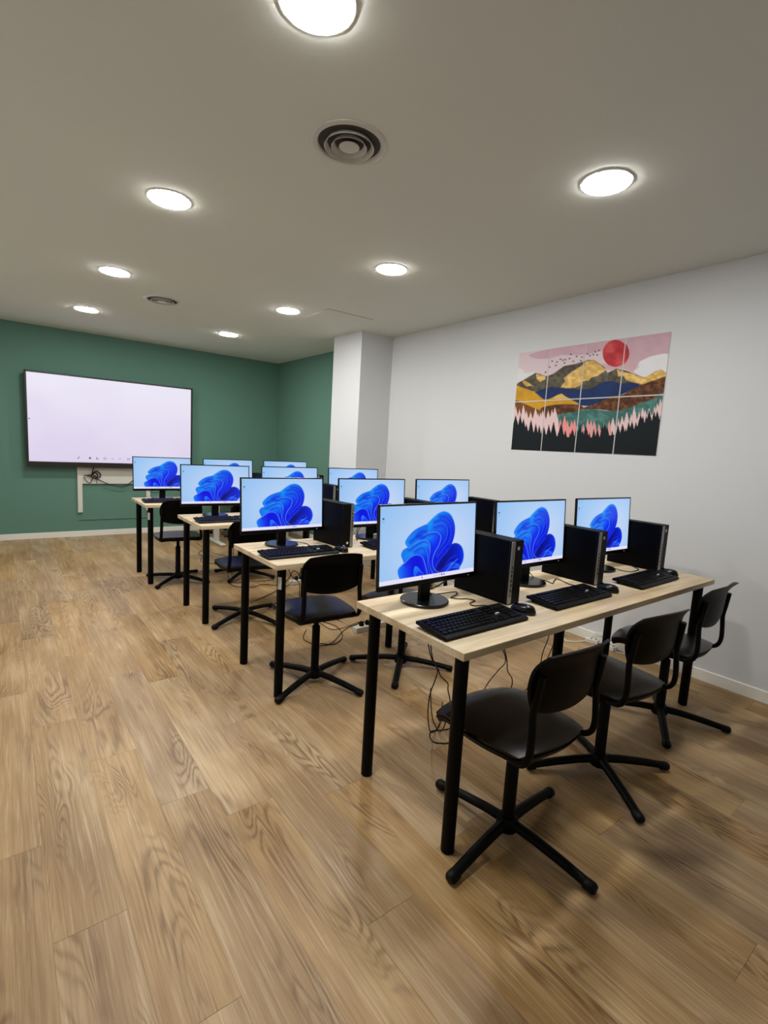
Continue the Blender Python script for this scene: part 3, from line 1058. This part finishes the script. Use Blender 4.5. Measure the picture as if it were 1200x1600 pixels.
def keyboard_proto():
    t = empty('keyboard')
    w, d = 0.440, 0.150
    bm = bmesh.new()
    # wedge: y 0 = front edge
    prof = [(0.0, 0.002), (-0.003, 0.008), (0.003, 0.0135), (0.018, 0.015), (d - 0.006, 0.027), (d, 0.024), (d, 0.014), (0.03, 0.004)]
    L = [bm.verts.new((-w / 2, y, z)) for y, z in prof]
    R_ = [bm.verts.new((w / 2, y, z)) for y, z in prof]
    n = len(prof)
    for i in range(n):
        j = (i + 1) % n
        bm.faces.new((L[i], L[j], R_[j], R_[i]))
    bm.faces.new(L[::-1])
    bm.faces.new(R_)
    bmesh.ops.bevel(bm, geom=[e for e in bm.edges if abs(e.verts[0].co.x - e.verts[1].co.x) < 1e-6], offset=0.003, segments=2, affect='EDGES')
    mesh_obj('body', bm, M['black_plastic'], t, smooth=True)
    bm = bmesh.new()
    pitch = 0.0190

    def key(x, y, kw=1.0, kd=1.0):
        z = 0.015 + (y - 0.018) * 0.0966
        a = Matrix.Translation((x, y, z)) @ Matrix.Rotation(0.096, 4, 'X')
        hw, hd = pitch * kw / 2 - 0.0012, pitch * kd / 2 - 0.0012
        lo = [bm.verts.new(a @ Vector((sx * hw, sy * hd, -0.001))) for sx, sy in ((-1, -1), (1, -1), (1, 1), (-1, 1))]
        hi = [bm.verts.new(a @ Vector((sx * (hw - 0.0016), sy * (hd - 0.0016), 0.0055))) for sx, sy in ((-1, -1), (1, -1), (1, 1), (-1, 1))]
        for i in range(4):
            j = (i + 1) % 4
            bm.faces.new((lo[i], lo[j], hi[j], hi[i]))
        bm.faces.new(hi)
    x0 = -w / 2 + 0.012
    rows = [[(1.25, 3), (6.25, 1), (1.25, 4)], [(2.25, 1), (1, 10), (2.75, 1)], [(1.75, 1), (1, 11), (2.25, 1)], [(1.5, 1), (1, 12), (1.5, 1)], [(1, 13), (2, 1)], [(1, 1), (0.5, 0), (1, 12)]]
    for r, row in enumerate(rows):
        y = 0.027 + r * pitch + (0.004 if r == 5 else 0)
        x = x0
        for kw, n_ in row:
            if n_ == 0:
                x += 0.9 * pitch
                continue
            for _ in range(n_):
                key(x + kw * pitch / 2, y, kw)
                x += kw * pitch
        xc = x0 + 15.3 * pitch
        if r in (3, 4, 5):
            for k in range(3):
                key(xc + (k + 0.5) * pitch, y)
        if r == 0:
            for k in range(3):
                key(xc + (k + 0.5) * pitch, y)
        if r == 1:
            key(xc + 1.5 * pitch, y)
        xn = xc + 3.25 * pitch
        if r < 5:
            for k in range(4):
                if xn + (k + 1) * pitch < w / 2 - 0.003:
                    key(xn + (k + 0.5) * pitch, y)
    o = mesh_obj('keys', bm, M['key'], t)
    o['kind'] = 'stuff'
    z = 0.0282
    mesh_obj('logo', box_bm(0.105, 0.122, 0.061, 0.068, 0.0205, 0.0272, bevel=0), M['logo'], t)
    for sx in (-1, 1):
        mesh_obj('foot', box_bm(sx * 0.19 - 0.012, sx * 0.19 + 0.012, d - 0.022, d - 0.016, 0.0, 0.024, bevel=0.001, seg=1), M['black_plastic'], t)
    return t


def mouse_proto():
    t = empty('mouse')
    def top(u, v):
        x, y = squircle(u, v, 0.45)
        r = max(0.0, 1 - (abs(u) ** 2.6)) * max(0.0, 1 - abs(v) ** 2.6)
        return Vector((x * 0.030 * (1 - 0.08 * (y > 0) * y), y * 0.052, 0.010 + 0.026 * math.sqrt(r) * (1 - 0.18 * v)))
    def bot(u, v):
        x, y = squircle(u, v, 0.45)
        return Vector((x * 0.028, y * 0.050, 0.0))
    mesh_obj('shell', shell(top, bot, 12, 14), M['gloss_plastic'], t, smooth=True)
    bm = bmesh.new()
    add_cyl(bm, 0, 0, -0.003, 0.003, 0.009, seg=16)
    bmesh.ops.transform(bm, matrix=Matrix.Translation((0, 0.028, 0.0285)) @ Matrix.Rotation(PI / 2, 4, 'Y'), verts=bm.verts)
    mesh_obj('scroll_wheel', bm, M['key'], t, smooth=True)
    mesh_obj('logo', box_bm(-0.006, 0.006, -0.022, -0.018, 0.034, 0.0395, bevel=0), M['logo'], t)
    return t


WALLPAPER = paint_wallpaper()
COLN = ['left', 'middle', 'right']
SCREENS = {  # row, col: centre x, y of the lit panel, yaw
    (0, 0): (0.247, 0.430, 0.024), (0, 1): (0.911, 0.430, -0.006), (0, 2): (1.572, 0.430, -0.033),
    (1, 0): (0.217, 1.6915, 0.018), (1, 1): (0.875, 1.6915, -0.038), (1, 2): (1.538, 1.6915, -0.028),
    (2, 0): (0.240, 2.953, -0.063), (2, 1): (0.896, 2.953, 0.002), (2, 2): (1.564, 2.953, -0.085),
    (3, 0): (0.138, 4.185, 0.013), (3, 1): (0.794, 4.185, 0.042), (3, 2): (1.457, 4.185, 0.016)}
TOWERS = {  # front centre of the foot, yaw, flipped
    (0, 0): (0.562, 0.262, 0.0, 0), (0, 1): (1.228, 0.258, 0.0, 0), (0, 2): (1.890, 0.250, 0.0, 0),
    (1, 0): (0.548, 1.505, 0.10, 1), (1, 1): (1.195, 1.480, 0.0, 0), (1, 2): (1.860, 1.450, 0.0, 0),
    (2, 0): (0.565, 2.760, 0.05, 0), (2, 1): (1.205, 2.690, 0.0, 0), (2, 2): (1.890, 2.720, 0.0, 0),
    (3, 0): (0.462, 3.990, 0.03, 0), (3, 1): (1.120, 3.960, 0.0, 0), (3, 2): (1.775, 3.960, 0.0, 0)}
KEYB = {(0, 0): (0.232, 0.098, 0.0), (0, 1): (0.868, 0.108, 0.0), (0, 2): (1.560, 0.098, 0.02),
        (1, 0): (0.196, 1.378, 0.0), (1, 1): (0.875, 1.375, 0.0), (1, 2): (1.52, 1.375, 0.0),
        (2, 0): (0.225, 2.625, 0.0), (2, 1): (0.89, 2.625, 0.0), (2, 2): (1.54, 2.625, 0.0),
        (3, 0): (0.125, 3.875, 0.0), (3, 1): (0.79, 3.875, 0.0), (3, 2): (1.45, 3.875, 0.0)}
MICE = {(0, 0): (0.507, 0.165, 0.3), (0, 1): (1.158, 0.168, 0.2), (0, 2): (1.830, 0.180, 0.1),
        (1, 0): (0.455, 1.425, 0.2), (1, 1): (1.15, 1.42, 0.1), (1, 2): (1.80, 1.40, 0.1),
        (2, 0): (0.50, 2.66, 0.1), (2, 1): (1.17, 2.63, 0.1), (2, 2): (1.81, 2.65, 0.1),
        (3, 0): (0.405, 3.92, 0.1), (3, 1): (1.07, 3.90, 0.1), (3, 2): (1.73, 3.90, 0.1)}


def computers():
    tn = ['nearest table', 'second table', 'third table', 'farthest table']
    mon, pca, pcb, kb, ms = monitor_proto(), pc_proto(False), pc_proto(True), keyboard_proto(), mouse_proto()
    index_children(mon)
    used = set()

    def take(p):
        if p.name in used:
            return copy_tree(p)
        used.add(p.name)
        return p
    cn = ['left-hand', 'middle', 'right-hand']
    for (r, c), (x, y, a) in SCREENS.items():
        o = take(mon)
        # panel sits 26 mm in front of the foot centre
        o.location = (x - 0.026 * math.sin(a), y + 0.030 * math.cos(a), TH)
        o.rotation_euler = (0, 0, a)
        tag(o, 'black monitor showing a blue blossom wallpaper, %s one on the %s' % (cn[c], tn[r]), 'monitor', 'monitors on the tables')
    for (r, c), (x, y, a, fl) in TOWERS.items():
        o = take(pcb if fl else pca)
        o.location = (x, y, TH)
        o.rotation_euler = (0, 0, a)
        extra = ', upside down' if fl else ''
        tag(o, 'slim black tower with silver strip%s, by the %s monitor on the %s' % (extra, cn[c], tn[r]), 'computer', 'computer towers')
    for (r, c), (x, y, a) in KEYB.items():
        o = take(kb)
        o.location = (x, y, TH)
        o.rotation_euler = (0, 0, a)
        tag(o, 'black keyboard in front of the %s monitor on the %s' % (cn[c], tn[r]), 'keyboard', 'black keyboards')
    for (r, c), (x, y, a) in MICE.items():
        o = take(ms)
        o.location = (x, y, TH)
        o.rotation_euler = (0, 0, a)
        tag(o, 'black mouse right of the %s keyboard on the %s' % (cn[c], tn[r]), 'mouse', 'computer mice')


computers()


# ================================================================== CHAIRS
def chair_proto():
    t = empty('swivel_chair')
    SW, SD = 0.199, 0.205
    yc = 0.034

    def seat_z(u, v):
        z = 0.452 + 0.006 * v * v
        z -= 0.028 * max(0.0, (v - 0.55) / 0.45) ** 2
        z -= 0.014 * abs(u) ** 3
        z -= 0.006 * max(0.0, (-v - 0.6) / 0.4) ** 2
        return z

    def plan(u, v, k=1.0):
        x, y = squircle(u, v, 0.21)
        return x * SW * (1.0 + 0.04 * v) * k, yc + y * SD * k - 0.012 * max(0.0, -v) * (1 - u * u)

    def st(u, v):
        return Vector((*plan(u, v), seat_z(u, v)))

    def sb(u, v):
        return Vector((*plan(u, v, 0.985), seat_z(u, v) - 0.014))
    mesh_obj('seat', shell(st, sb, 16, 16), M['vinyl'], t, smooth=True)

    def pt(u, v):
        return Vector((*plan(u, v, 1.0), seat_z(u, v) - 0.0145))

    def pb(u, v):
        e = max(abs(u), abs(v)) ** 6
        return Vector((*plan(u, v, 0.95), seat_z(u, v) - 0.040 + 0.006 * e))
    mesh_obj('seat_pan', shell(pt, pb, 14, 14), M['shell'], t, smooth=True)

    BW, z0, z1 = 0.182, 0.578, 0.800

    def back(u, v, off):
        x, w = squircle(u, v, 0.30)
        zz = z0 + (z1 - z0) * (w * 0.5 + 0.5)
        y = -0.198 + 0.034 * x * x - 0.010 * w
        y -= 0.042 * max(0.0, (w - 0.30) / 0.70) ** 2
        y += 0.010 * max(0.0, (-w - 0.5) / 0.5) ** 2
        return Vector((x * BW, y - off, zz + 0.004 * (1 - x * x) * w))
    mesh_obj('backrest', shell(lambda u, v: back(u, v, 0.0), lambda u, v: back(u, v, 0.011), 18, 16), M['shell'], t, smooth=True)

    for s in (-1, 1):
        x = s * 0.165
        pts = [(x * 0.85, -0.030, 0.414), (x * 0.97, -0.100, 0.414), (x * 1.02, -0.150, 0.420), (x * 1.04, -0.176, 0.440), (x * 1.03, -0.186, 0.480), (x * 1.01, -0.184, 0.540), (x, -0.180, 0.595), (x * 0.99, -0.187, 0.650), (x * 0.97, -0.196, 0.720)]
        mesh_obj('upright', sweep(bmesh.new(), catmull(pts, 4), 0.0130, 0.0105, seg=10, up=(0, 0.01, 1), scale=None), M['black_metal'], t, smooth=True)
    # under-seat plate and lever
    bm = bmesh.new()
    add_box(bm, -0.15, 0.15, -0.085, -0.045, 0.398, 0.416, bevel=0.003)
    add_box(bm, -0.07, 0.07, -0.085, 0.10, 0.396, 0.416, bevel=0.003)
    mesh_obj('mechanism', bm, M['black_metal'], t)
    bm = bmesh.new()
    sweep(bm, [(0.03, 0.02, 0.396), (0.12, 0.02, 0.392), (0.165, 0.02, 0.388)], 0.004, seg=6)
    mesh_obj('lever', bm, M['black_plastic'], t, smooth=True)
    # column: outer sleeve and thinner piston
    bm = bmesh.new()
    lathe(bm, [(0, 0.045), (0.026, 0.045), (0.026, 0.06), (0.023, 0.075), (0.0225, 0.33), (0.019, 0.335), (0.0, 0.335)], 24)
    mesh_obj('column', bm, M['black_metal'], t, smooth=True)
    mesh_obj('piston', add_cyl(bmesh.new(), 0, 0, 0.33, 0.40, 0.0145, seg=18), M['black_metal'], t, smooth=True)
    # four-armed foot, turned freely about the column
    bm = lathe(bmesh.new(), [(0, 0.028), (0.036, 0.028), (0.040, 0.035), (0.038, 0.066), (0.030, 0.078), (0, 0.078)], 28)
    hub = mesh_obj('foot_hub', bm, M['black_metal'], t, smooth=True)
    for k in range(4):
        pts = [(0.02, 0, 0.056), (0.10, 0, 0.052), (0.20, 0, 0.040), (0.296, 0, 0.0245)]
        bm = sweep(bmesh.new(), pts, 0.0195, 0.0165, seg=12, up=(0, 0, 1), scale=[1.05, 1.0, 0.95, 0.90])
        a = mesh_obj('foot_arm', bm, M['black_metal'], hub, smooth=True)
        a.rotation_euler = (0, 0, k * PI / 2)
        bm = bmesh.new()
        sweep(bm, [(0.288, 0, 0.022), (0.300, 0, 0.0215), (0.318, 0, 0.0195), (0.326, 0, 0.0185)], 0.0205, 0.0180, seg=14, scale=[0.96, 1.0, 1.0, 0.72])
        g = mesh_obj('glide', bm, M['black_plastic'], hub, smooth=True)
        g.rotation_euler = (0, 0, k * PI / 2)
    return t


# x, y of the column; seat yaw (deg, 0 = facing the green wall); foot yaw (deg)
CHAIRS = [
    (0.285, -0.012, -2, 6, 'black swivel chair tucked under the left end of the nearest table, closest to the camera'),
    (0.932, 0.004, -6, 57, 'black swivel chair at the middle of the nearest table, between its two neighbours'),
    (1.648, 0.062, 2, 30, 'black swivel chair at the right end of the nearest table by the white wall'),
    (0.278, 1.375, -4, 24, 'black swivel chair at the left end of the second table, seat shining blue'),
    (0.840, 1.275, -4, 45, 'black swivel chair at the middle of the second table, seen below the front monitor'),
    (0.335, 2.560, -6, 26, 'black swivel chair at the left end of the third table, half hidden by a monitor'),
    (0.180, 3.820, -6, 42, 'black swivel chair at the left end of the farthest table, seat shining lilac'),
    (0.800, 3.730, -5, 42, 'black swivel chair at the middle of the farthest table, only its feet showing'),
]


def chairs():
    p = chair_proto()
    index_children(p)
    for i, (x, y, a, f, lab) in enumerate(CHAIRS):
        t = p if i == 0 else copy_tree(p)
        t.location = (x, y, 0)
        t.rotation_euler = (0, 0, math.radians(a))
        hub = [o for o in CHILDREN[t.name] if o.name.startswith('foot_hub')][0]
        hub.rotation_euler = (0, 0, math.radians(f - a))
        tag(t, lab, 'chair', 'swivel chairs at the tables')


chairs()


# ================================================================== TEACHER'S DESK AND CHAIR AT THE FAR WALL
def teacher_corner():
    t = empty('white_desk', 'white desk with T-shaped feet by the green wall, behind the farthest table', 'desk', (1.10, 5.44, 0))
    mesh_obj('desk_top', box_bm(-0.13, 1.13, -0.30, 0.32, 0.70, 0.725, bevel=0.002), M['white_plastic'], t)
    for x in (0.0, 1.0):
        leg = mesh_obj('leg', box_bm(x - 0.028, x + 0.028, -0.035, 0.035, 0.03, 0.70, bevel=0.006), M['white_metal'], t)
        mesh_obj('foot', box_bm(x - 0.035, x + 0.035, -0.27, 0.27, 0.0, 0.032, bevel=0.014, seg=3), M['white_metal'], leg)
    c = empty('office_chair', 'grey mesh office chair behind the white desk, only its rounded top showing', 'chair', (1.52, 6.0, 0))

    def bk(u, v, off):
        x, w = squircle(u, v, 0.45)
        return Vector((x * 0.22, 0.16 + 0.03 * w - 0.05 * x * x + off, 0.80 + 0.23 * w))
    mesh_obj('backrest', shell(lambda u, v: bk(u, v, 0), lambda u, v: bk(u, v, 0.02), 14, 14), M['grey_mesh'], c, smooth=True)

    def se(u, v, z):
        x, y = squircle(u, v, 0.35)
        return Vector((x * 0.23, y * 0.22 - 0.03, z))
    mesh_obj('seat', shell(lambda u, v: se(u, v, 0.47), lambda u, v: se(u, v, 0.42), 12, 12), M['grey_mesh'], c, smooth=True)
    mesh_obj('back_bar', sweep(bmesh.new(), catmull([(0, 0.02, 0.41), (0, 0.16, 0.42), (0, 0.21, 0.52), (0, 0.19, 0.75)], 5), 0.02, 0.012, seg=8), M['black_metal'], c, smooth=True)
    mesh_obj('column', add_cyl(bmesh.new(), 0, 0, 0.07, 0.42, 0.024), M['black_metal'], c, smooth=True)
    for k in range(5):
        a = k * 2 * PI / 5 + 0.3
        d = Vector((math.cos(a), math.sin(a), 0))
        leg = mesh_obj('leg', sweep(bmesh.new(), [d * 0.0 + Vector((0, 0, 0.09)), d * 0.29 + Vector((0, 0, 0.065))], 0.018, 0.014, seg=8), M['black_plastic'], c, smooth=True)
        bm = add_cyl(bmesh.new(), 0, 0, -0.02, 0.02, 0.026, seg=16)
        bmesh.ops.transform(bm, matrix=Matrix.Translation(d * 0.29 + Vector((0, 0, 0.026))) @ Matrix.Rotation(a, 4, 'Z') @ Matrix.Rotation(PI / 2, 4, 'X'), verts=bm.verts)
        mesh_obj('castor', bm, M['black_plastic'], leg, smooth=True)


teacher_corner()


# ================================================================== POWER STRIPS AND CABLES
def power_strip(x, y, a, n, lab):
    t = empty('power_strip', lab, 'power strip', (x, y, 0), a)
    L_ = 0.055 * n + 0.07
    mesh_obj('body', box_bm(0, L_, -0.028, 0.028, 0.0, 0.042, bevel=0.006), M['white_plastic'], t)
    mesh_obj('switch', box_bm(0.012, 0.030, -0.010, 0.010, 0.041, 0.047, bevel=0.001, seg=1), M['white_cable'], t)
    for i in range(n):
        cx = 0.065 + 0.055 * i
        bm = bmesh.new()
        lathe(bm, [(0, 0.040), (0.018, 0.040), (0.019, 0.056), (0.012, 0.072), (0.006, 0.078), (0, 0.078)], 16, cx=cx)
        p = tag(mesh_obj('plug', bm, M['black_plastic'], smooth=True, loc=(x, y, 0)), 'black plug in the strip behind the %s, %s' % ('second table' if 'second' in lab else 'third table', ['first from the left end', 'second from the left end', 'third from the left end', 'fourth from the left end', 'fifth from the left end'][i]), 'plug', 'black plugs in the floor power strips')
        p.rotation_euler = (0, 0, a)


power_strip(0.90, 1.885, 0.05, 5, 'white power strip on the floor behind the second table')
power_strip(1.06, 3.22, 0.15, 4, 'white power strip on the floor behind the third table')


def cable(paths, lab, mat='cable', r=0.0028, name='cable', n=6):
    bm = bmesh.new()
    for p in paths:
        sweep(bm, catmull(p, n), r, seg=6)
    o = mesh_obj(name, bm, M[mat], smooth=True)
    tag(o, lab, 'cable')
    return o


ZD = TH + 0.0035
R0 = 0.0035
yb = 0.60
cable([[(0.36, yb + 0.004, 0.80), (0.37, 0.603, 0.70), (0.385, 0.55, 0.46), (0.39, 0.50, 0.399), (0.383, 0.50, 0.349), (0.357, 0.50, 0.287), (0.352, 0.50, 0.20), (0.40, 0.53, 0.09), (0.50, 0.60, 0.012), (0.60, 0.66, R0), (0.75, 0.80, R0)]],
      'black cable looping to the floor beside the nearest table leg, outer of the pair')
cable([[(0.42, yb + 0.004, 0.80), (0.41, 0.603, 0.70), (0.395, 0.55, 0.46), (0.39, 0.494, 0.399), (0.405, 0.49, 0.365), (0.453, 0.49, 0.319), (0.469, 0.50, 0.278), (0.49, 0.50, 0.20), (0.48, 0.52, 0.08), (0.53, 0.60, 0.010), (0.60, 0.72, R0), (0.80, 0.95, R0)]],
      'black cable beside the front table leg, inner one of the left pair, bending right')
cable([[(0.83, yb + 0.004, 0.80), (0.84, 0.603, 0.70), (0.855, 0.55, 0.45), (0.870, 0.50, 0.335), (0.817, 0.50, 0.288), (0.746, 0.50, 0.238), (0.68, 0.52, 0.12), (0.60, 0.58, 0.012), (0.50, 0.62, R0), (0.45, 0.55, R0), (0.52, 0.50, R0), (0.60, 0.52, R0)]],
      'black cable slanting down left above the nearest chair seat')
cable([[(0.90, yb + 0.004, 0.80), (0.89, 0.603, 0.70), (0.886, 0.55, 0.45), (0.878, 0.50, 0.335), (0.894, 0.50, 0.269), (0.936, 0.50, 0.217), (0.937, 0.50, 0.17), (0.95, 0.55, 0.08), (1.0, 0.62, 0.010), (1.05, 0.75, R0)]],
      'black cable hanging with a kink above the nearest chair seat')
cable([[(1.30, yb + 0.004, 0.80), (1.29, 0.603, 0.70), (1.263, 0.52, 0.43), (1.187, 0.50, 0.302), (1.175, 0.50, 0.231), (1.148, 0.50, 0.183), (1.068, 0.50, 0.12), (0.98, 0.52, 0.03), (0.90, 0.55, R0), (0.80, 0.60, R0)]],
      'black cable hanging left of the centre leg of the nearest table')
cable([[(1.36, yb + 0.004, 0.80), (1.35, 0.603, 0.70), (1.32, 0.52, 0.40), (1.24, 0.50, 0.26), (1.16, 0.50, 0.16), (1.06, 0.50, 0.09), (0.98, 0.53, 0.015), (0.90, 0.58, R0)]],
      'black cable hanging just right of the centre leg of the nearest table')
# cables on the desk tops
cable([[(0.30, 0.520, ZD), (0.37, 0.505, ZD), (0.463, 0.493, ZD), (0.43, 0.46, ZD), (0.380, 0.440, ZD), (0.40, 0.41, ZD), (0.431, 0.394, ZD), (0.441, 0.359, ZD), (0.395, 0.345, ZD), (0.385, 0.315, ZD), (0.42, 0.300, ZD), (0.44, 0.285, ZD)]],
      'thin black cable snaking over the nearest table between left monitor and tower', r=0.0022)
cable([[(0.29, 0.53, 0.86), (0.33, 0.53, 0.80), (0.36, 0.54, 0.765), (0.38, 0.56, 0.79), (0.40, 0.55, 0.85), (0.37, 0.54, 0.83), (0.35, 0.56, 0.77), (0.40, 0.58, ZD), (0.47, 0.56, 0.78), (0.52, 0.572, 0.81)]],
      'tangle of black cables behind the left monitor of the nearest table', r=0.0035)
cable([[(0.97, 0.47, ZD), (1.03, 0.43, ZD), (1.016, 0.375, ZD), (1.05, 0.39, ZD), (1.12, 0.42, ZD), (1.10, 0.36, ZD), (1.085, 0.32, ZD), (1.10, 0.28, ZD)], [(0.95, 0.51, 0.86), (0.98, 0.50, 0.79), (1.0, 0.46, ZD)]],
      'thin black cable over the nearest table between middle monitor and tower', r=0.0022)
cable([[(1.62, 0.44, ZD), (1.669, 0.405, ZD), (1.66, 0.35, ZD), (1.681, 0.318, ZD), (1.74, 0.315, ZD), (1.80, 0.33, ZD), (1.85, 0.40, ZD)]],
      'thin black cable over the nearest table between right monitor and tower', r=0.0022)
cable([[(0.33, 1.78, ZD), (0.37, 1.70, ZD), (0.36, 1.62, ZD), (0.41, 1.58, ZD), (0.44, 1.56, ZD)]],
      'thin black cable over the second table between left monitor and tower', r=0.0022)
cable([[(0.92, 1.86, 0.95), (0.88, 1.82, 0.86), (0.80, 1.77, 0.79), (0.73, 1.66, ZD)], [(0.95, 1.86, 0.95), (0.92, 1.83, 0.86), (0.83, 1.79, 0.79), (0.75, 1.70, ZD)]],
      'pair of black cables dropping behind the middle monitor of the second table', r=0.003)
# floor runs
cable([[(0.62, 2.10, R0), (0.52, 1.95, R0), (0.56, 1.80, R0), (0.66, 1.80, R0), (0.864, 1.961, R0), (1.02, 2.02, R0), (1.07, 1.97, 0.03), (0.98, 1.89, 0.075)],
       [(0.581, 1.83, R0), (0.66, 1.77, R0), (0.784, 1.863, R0), (0.85, 2.05, R0), (0.80, 2.25, R0), (0.85, 2.32, R0), (0.93, 2.20, R0), (0.95, 2.0, R0), (0.97, 1.90, 0.075)]],
      'black cables curling over the floor towards the strip behind the second table')
cable([[(0.30, 1.855, 0.70), (0.31, 1.80, 0.56), (0.34, 1.77, 0.50), (0.371, 1.76, 0.52), (0.34, 1.79, 0.55), (0.31, 1.80, 0.50), (0.28, 1.90, 0.40), (0.4, 2.6, 0.1), (0.95, 3.10, 0.02), (1.10, 3.22, 0.075)],
       [(0.42, 1.855, 0.70), (0.392, 1.79, 0.55), (0.35, 1.77, 0.50), (0.38, 1.78, 0.46), (0.45, 1.86, 0.30), (0.7, 1.90, 0.06), (0.95, 1.90, 0.07)]],
      'knotted black cables hanging under the left end of the second table')
cable([[(0.714, 3.978, R0), (0.60, 3.62, R0), (0.561, 3.44, R0), (0.631, 3.334, R0), (0.72, 3.30, R0), (0.82, 3.34, R0), (0.919, 3.264, R0), (1.04, 3.20, R0)],
       [(0.40, 3.10, 0.70), (0.45, 3.12, 0.4), (0.55, 3.40, 0.06), (0.70, 3.50, R0), (0.88, 3.45, R0), (1.0, 3.46, R0)]],
      'black cables wandering over the floor behind the third table')
cable([[(0.85, 5.10, R0), (0.70, 4.9, R0), (0.68, 4.70, R0), (0.60, 4.50, R0), (0.62, 4.42, R0), (0.72, 4.30, R0), (0.85, 4.40, R0)],
       [(0.896, 5.80, R0), (0.85, 5.30, R0), (0.853, 4.90, R0), (0.95, 4.60, R0), (1.1, 4.45, R0)]],
      'black cables on the floor behind the farthest table')
cable([[(1.0, 4.36, 0.70), (1.02, 4.37, 0.50), (1.12, 4.38, 0.25), (1.2, 4.40, 0.03), (1.1, 4.45, R0)], [(1.12, 4.36, 0.70), (1.14, 4.37, 0.45), (1.19, 4.38, 0.2), (1.25, 4.42, 0.01), (1.3, 4.5, R0)]],
      'black cables hanging straight down behind the farthest table')
cable([[(0.05, 4.36, 0.80), (0.10, 4.37, 0.78), (0.16, 4.36, 0.80), (0.19, 4.37, 0.85)], [(0.26, 4.25, 0.83), (0.32, 4.27, 0.81), (0.45, 4.27, 0.81)]],
      'short black cables behind the left monitor of the farthest table')
# white mains cable and plugs by the right skirting
cable([[(2.20, 1.60, 0.004), (2.26, 1.25, 0.004), (2.25, 1.05, 0.004), (2.20, 0.97, 0.004), (2.25, 0.92, 0.004), (2.33, 0.89, 0.006), (2.350, 0.875, 0.02)],
       [(2.352, 0.86, 0.05), (2.362, 0.82, 0.085), (2.365, 0.77, 0.08), (2.355, 0.74, 0.035)],
       [(2.34, 0.70, 0.03), (2.355, 0.66, 0.07), (2.35, 0.62, 0.05), (2.34, 0.60, 0.01), (2.33, 0.66, 0.004)]],
      'white mains cable on the floor along the right skirting board', 'white_cable', 0.0045, 'mains_cable')
for k, (x, y, a) in enumerate(((2.345, 0.85, 0.3), (2.348, 0.71, -0.2))):
    t = empty('mains_adapter', ['white mains adapter on the floor under the right end of the nearest table', 'small white plug block by the skirting, just right of the table leg'][k], 'adapter', (x, y, 0), a)
    mesh_obj('body', box_bm(-0.022, 0.022, -0.045, 0.045, 0.0, 0.034, bevel=0.006), M['white_plastic'], t)
    mesh_obj('slot', box_bm(-0.012, 0.012, -0.030, -0.022, 0.033, 0.0355), M['port'], t)
    mesh_obj('slot', box_bm(-0.012, 0.012, 0.000, 0.008, 0.033, 0.0355), M['port'], t)
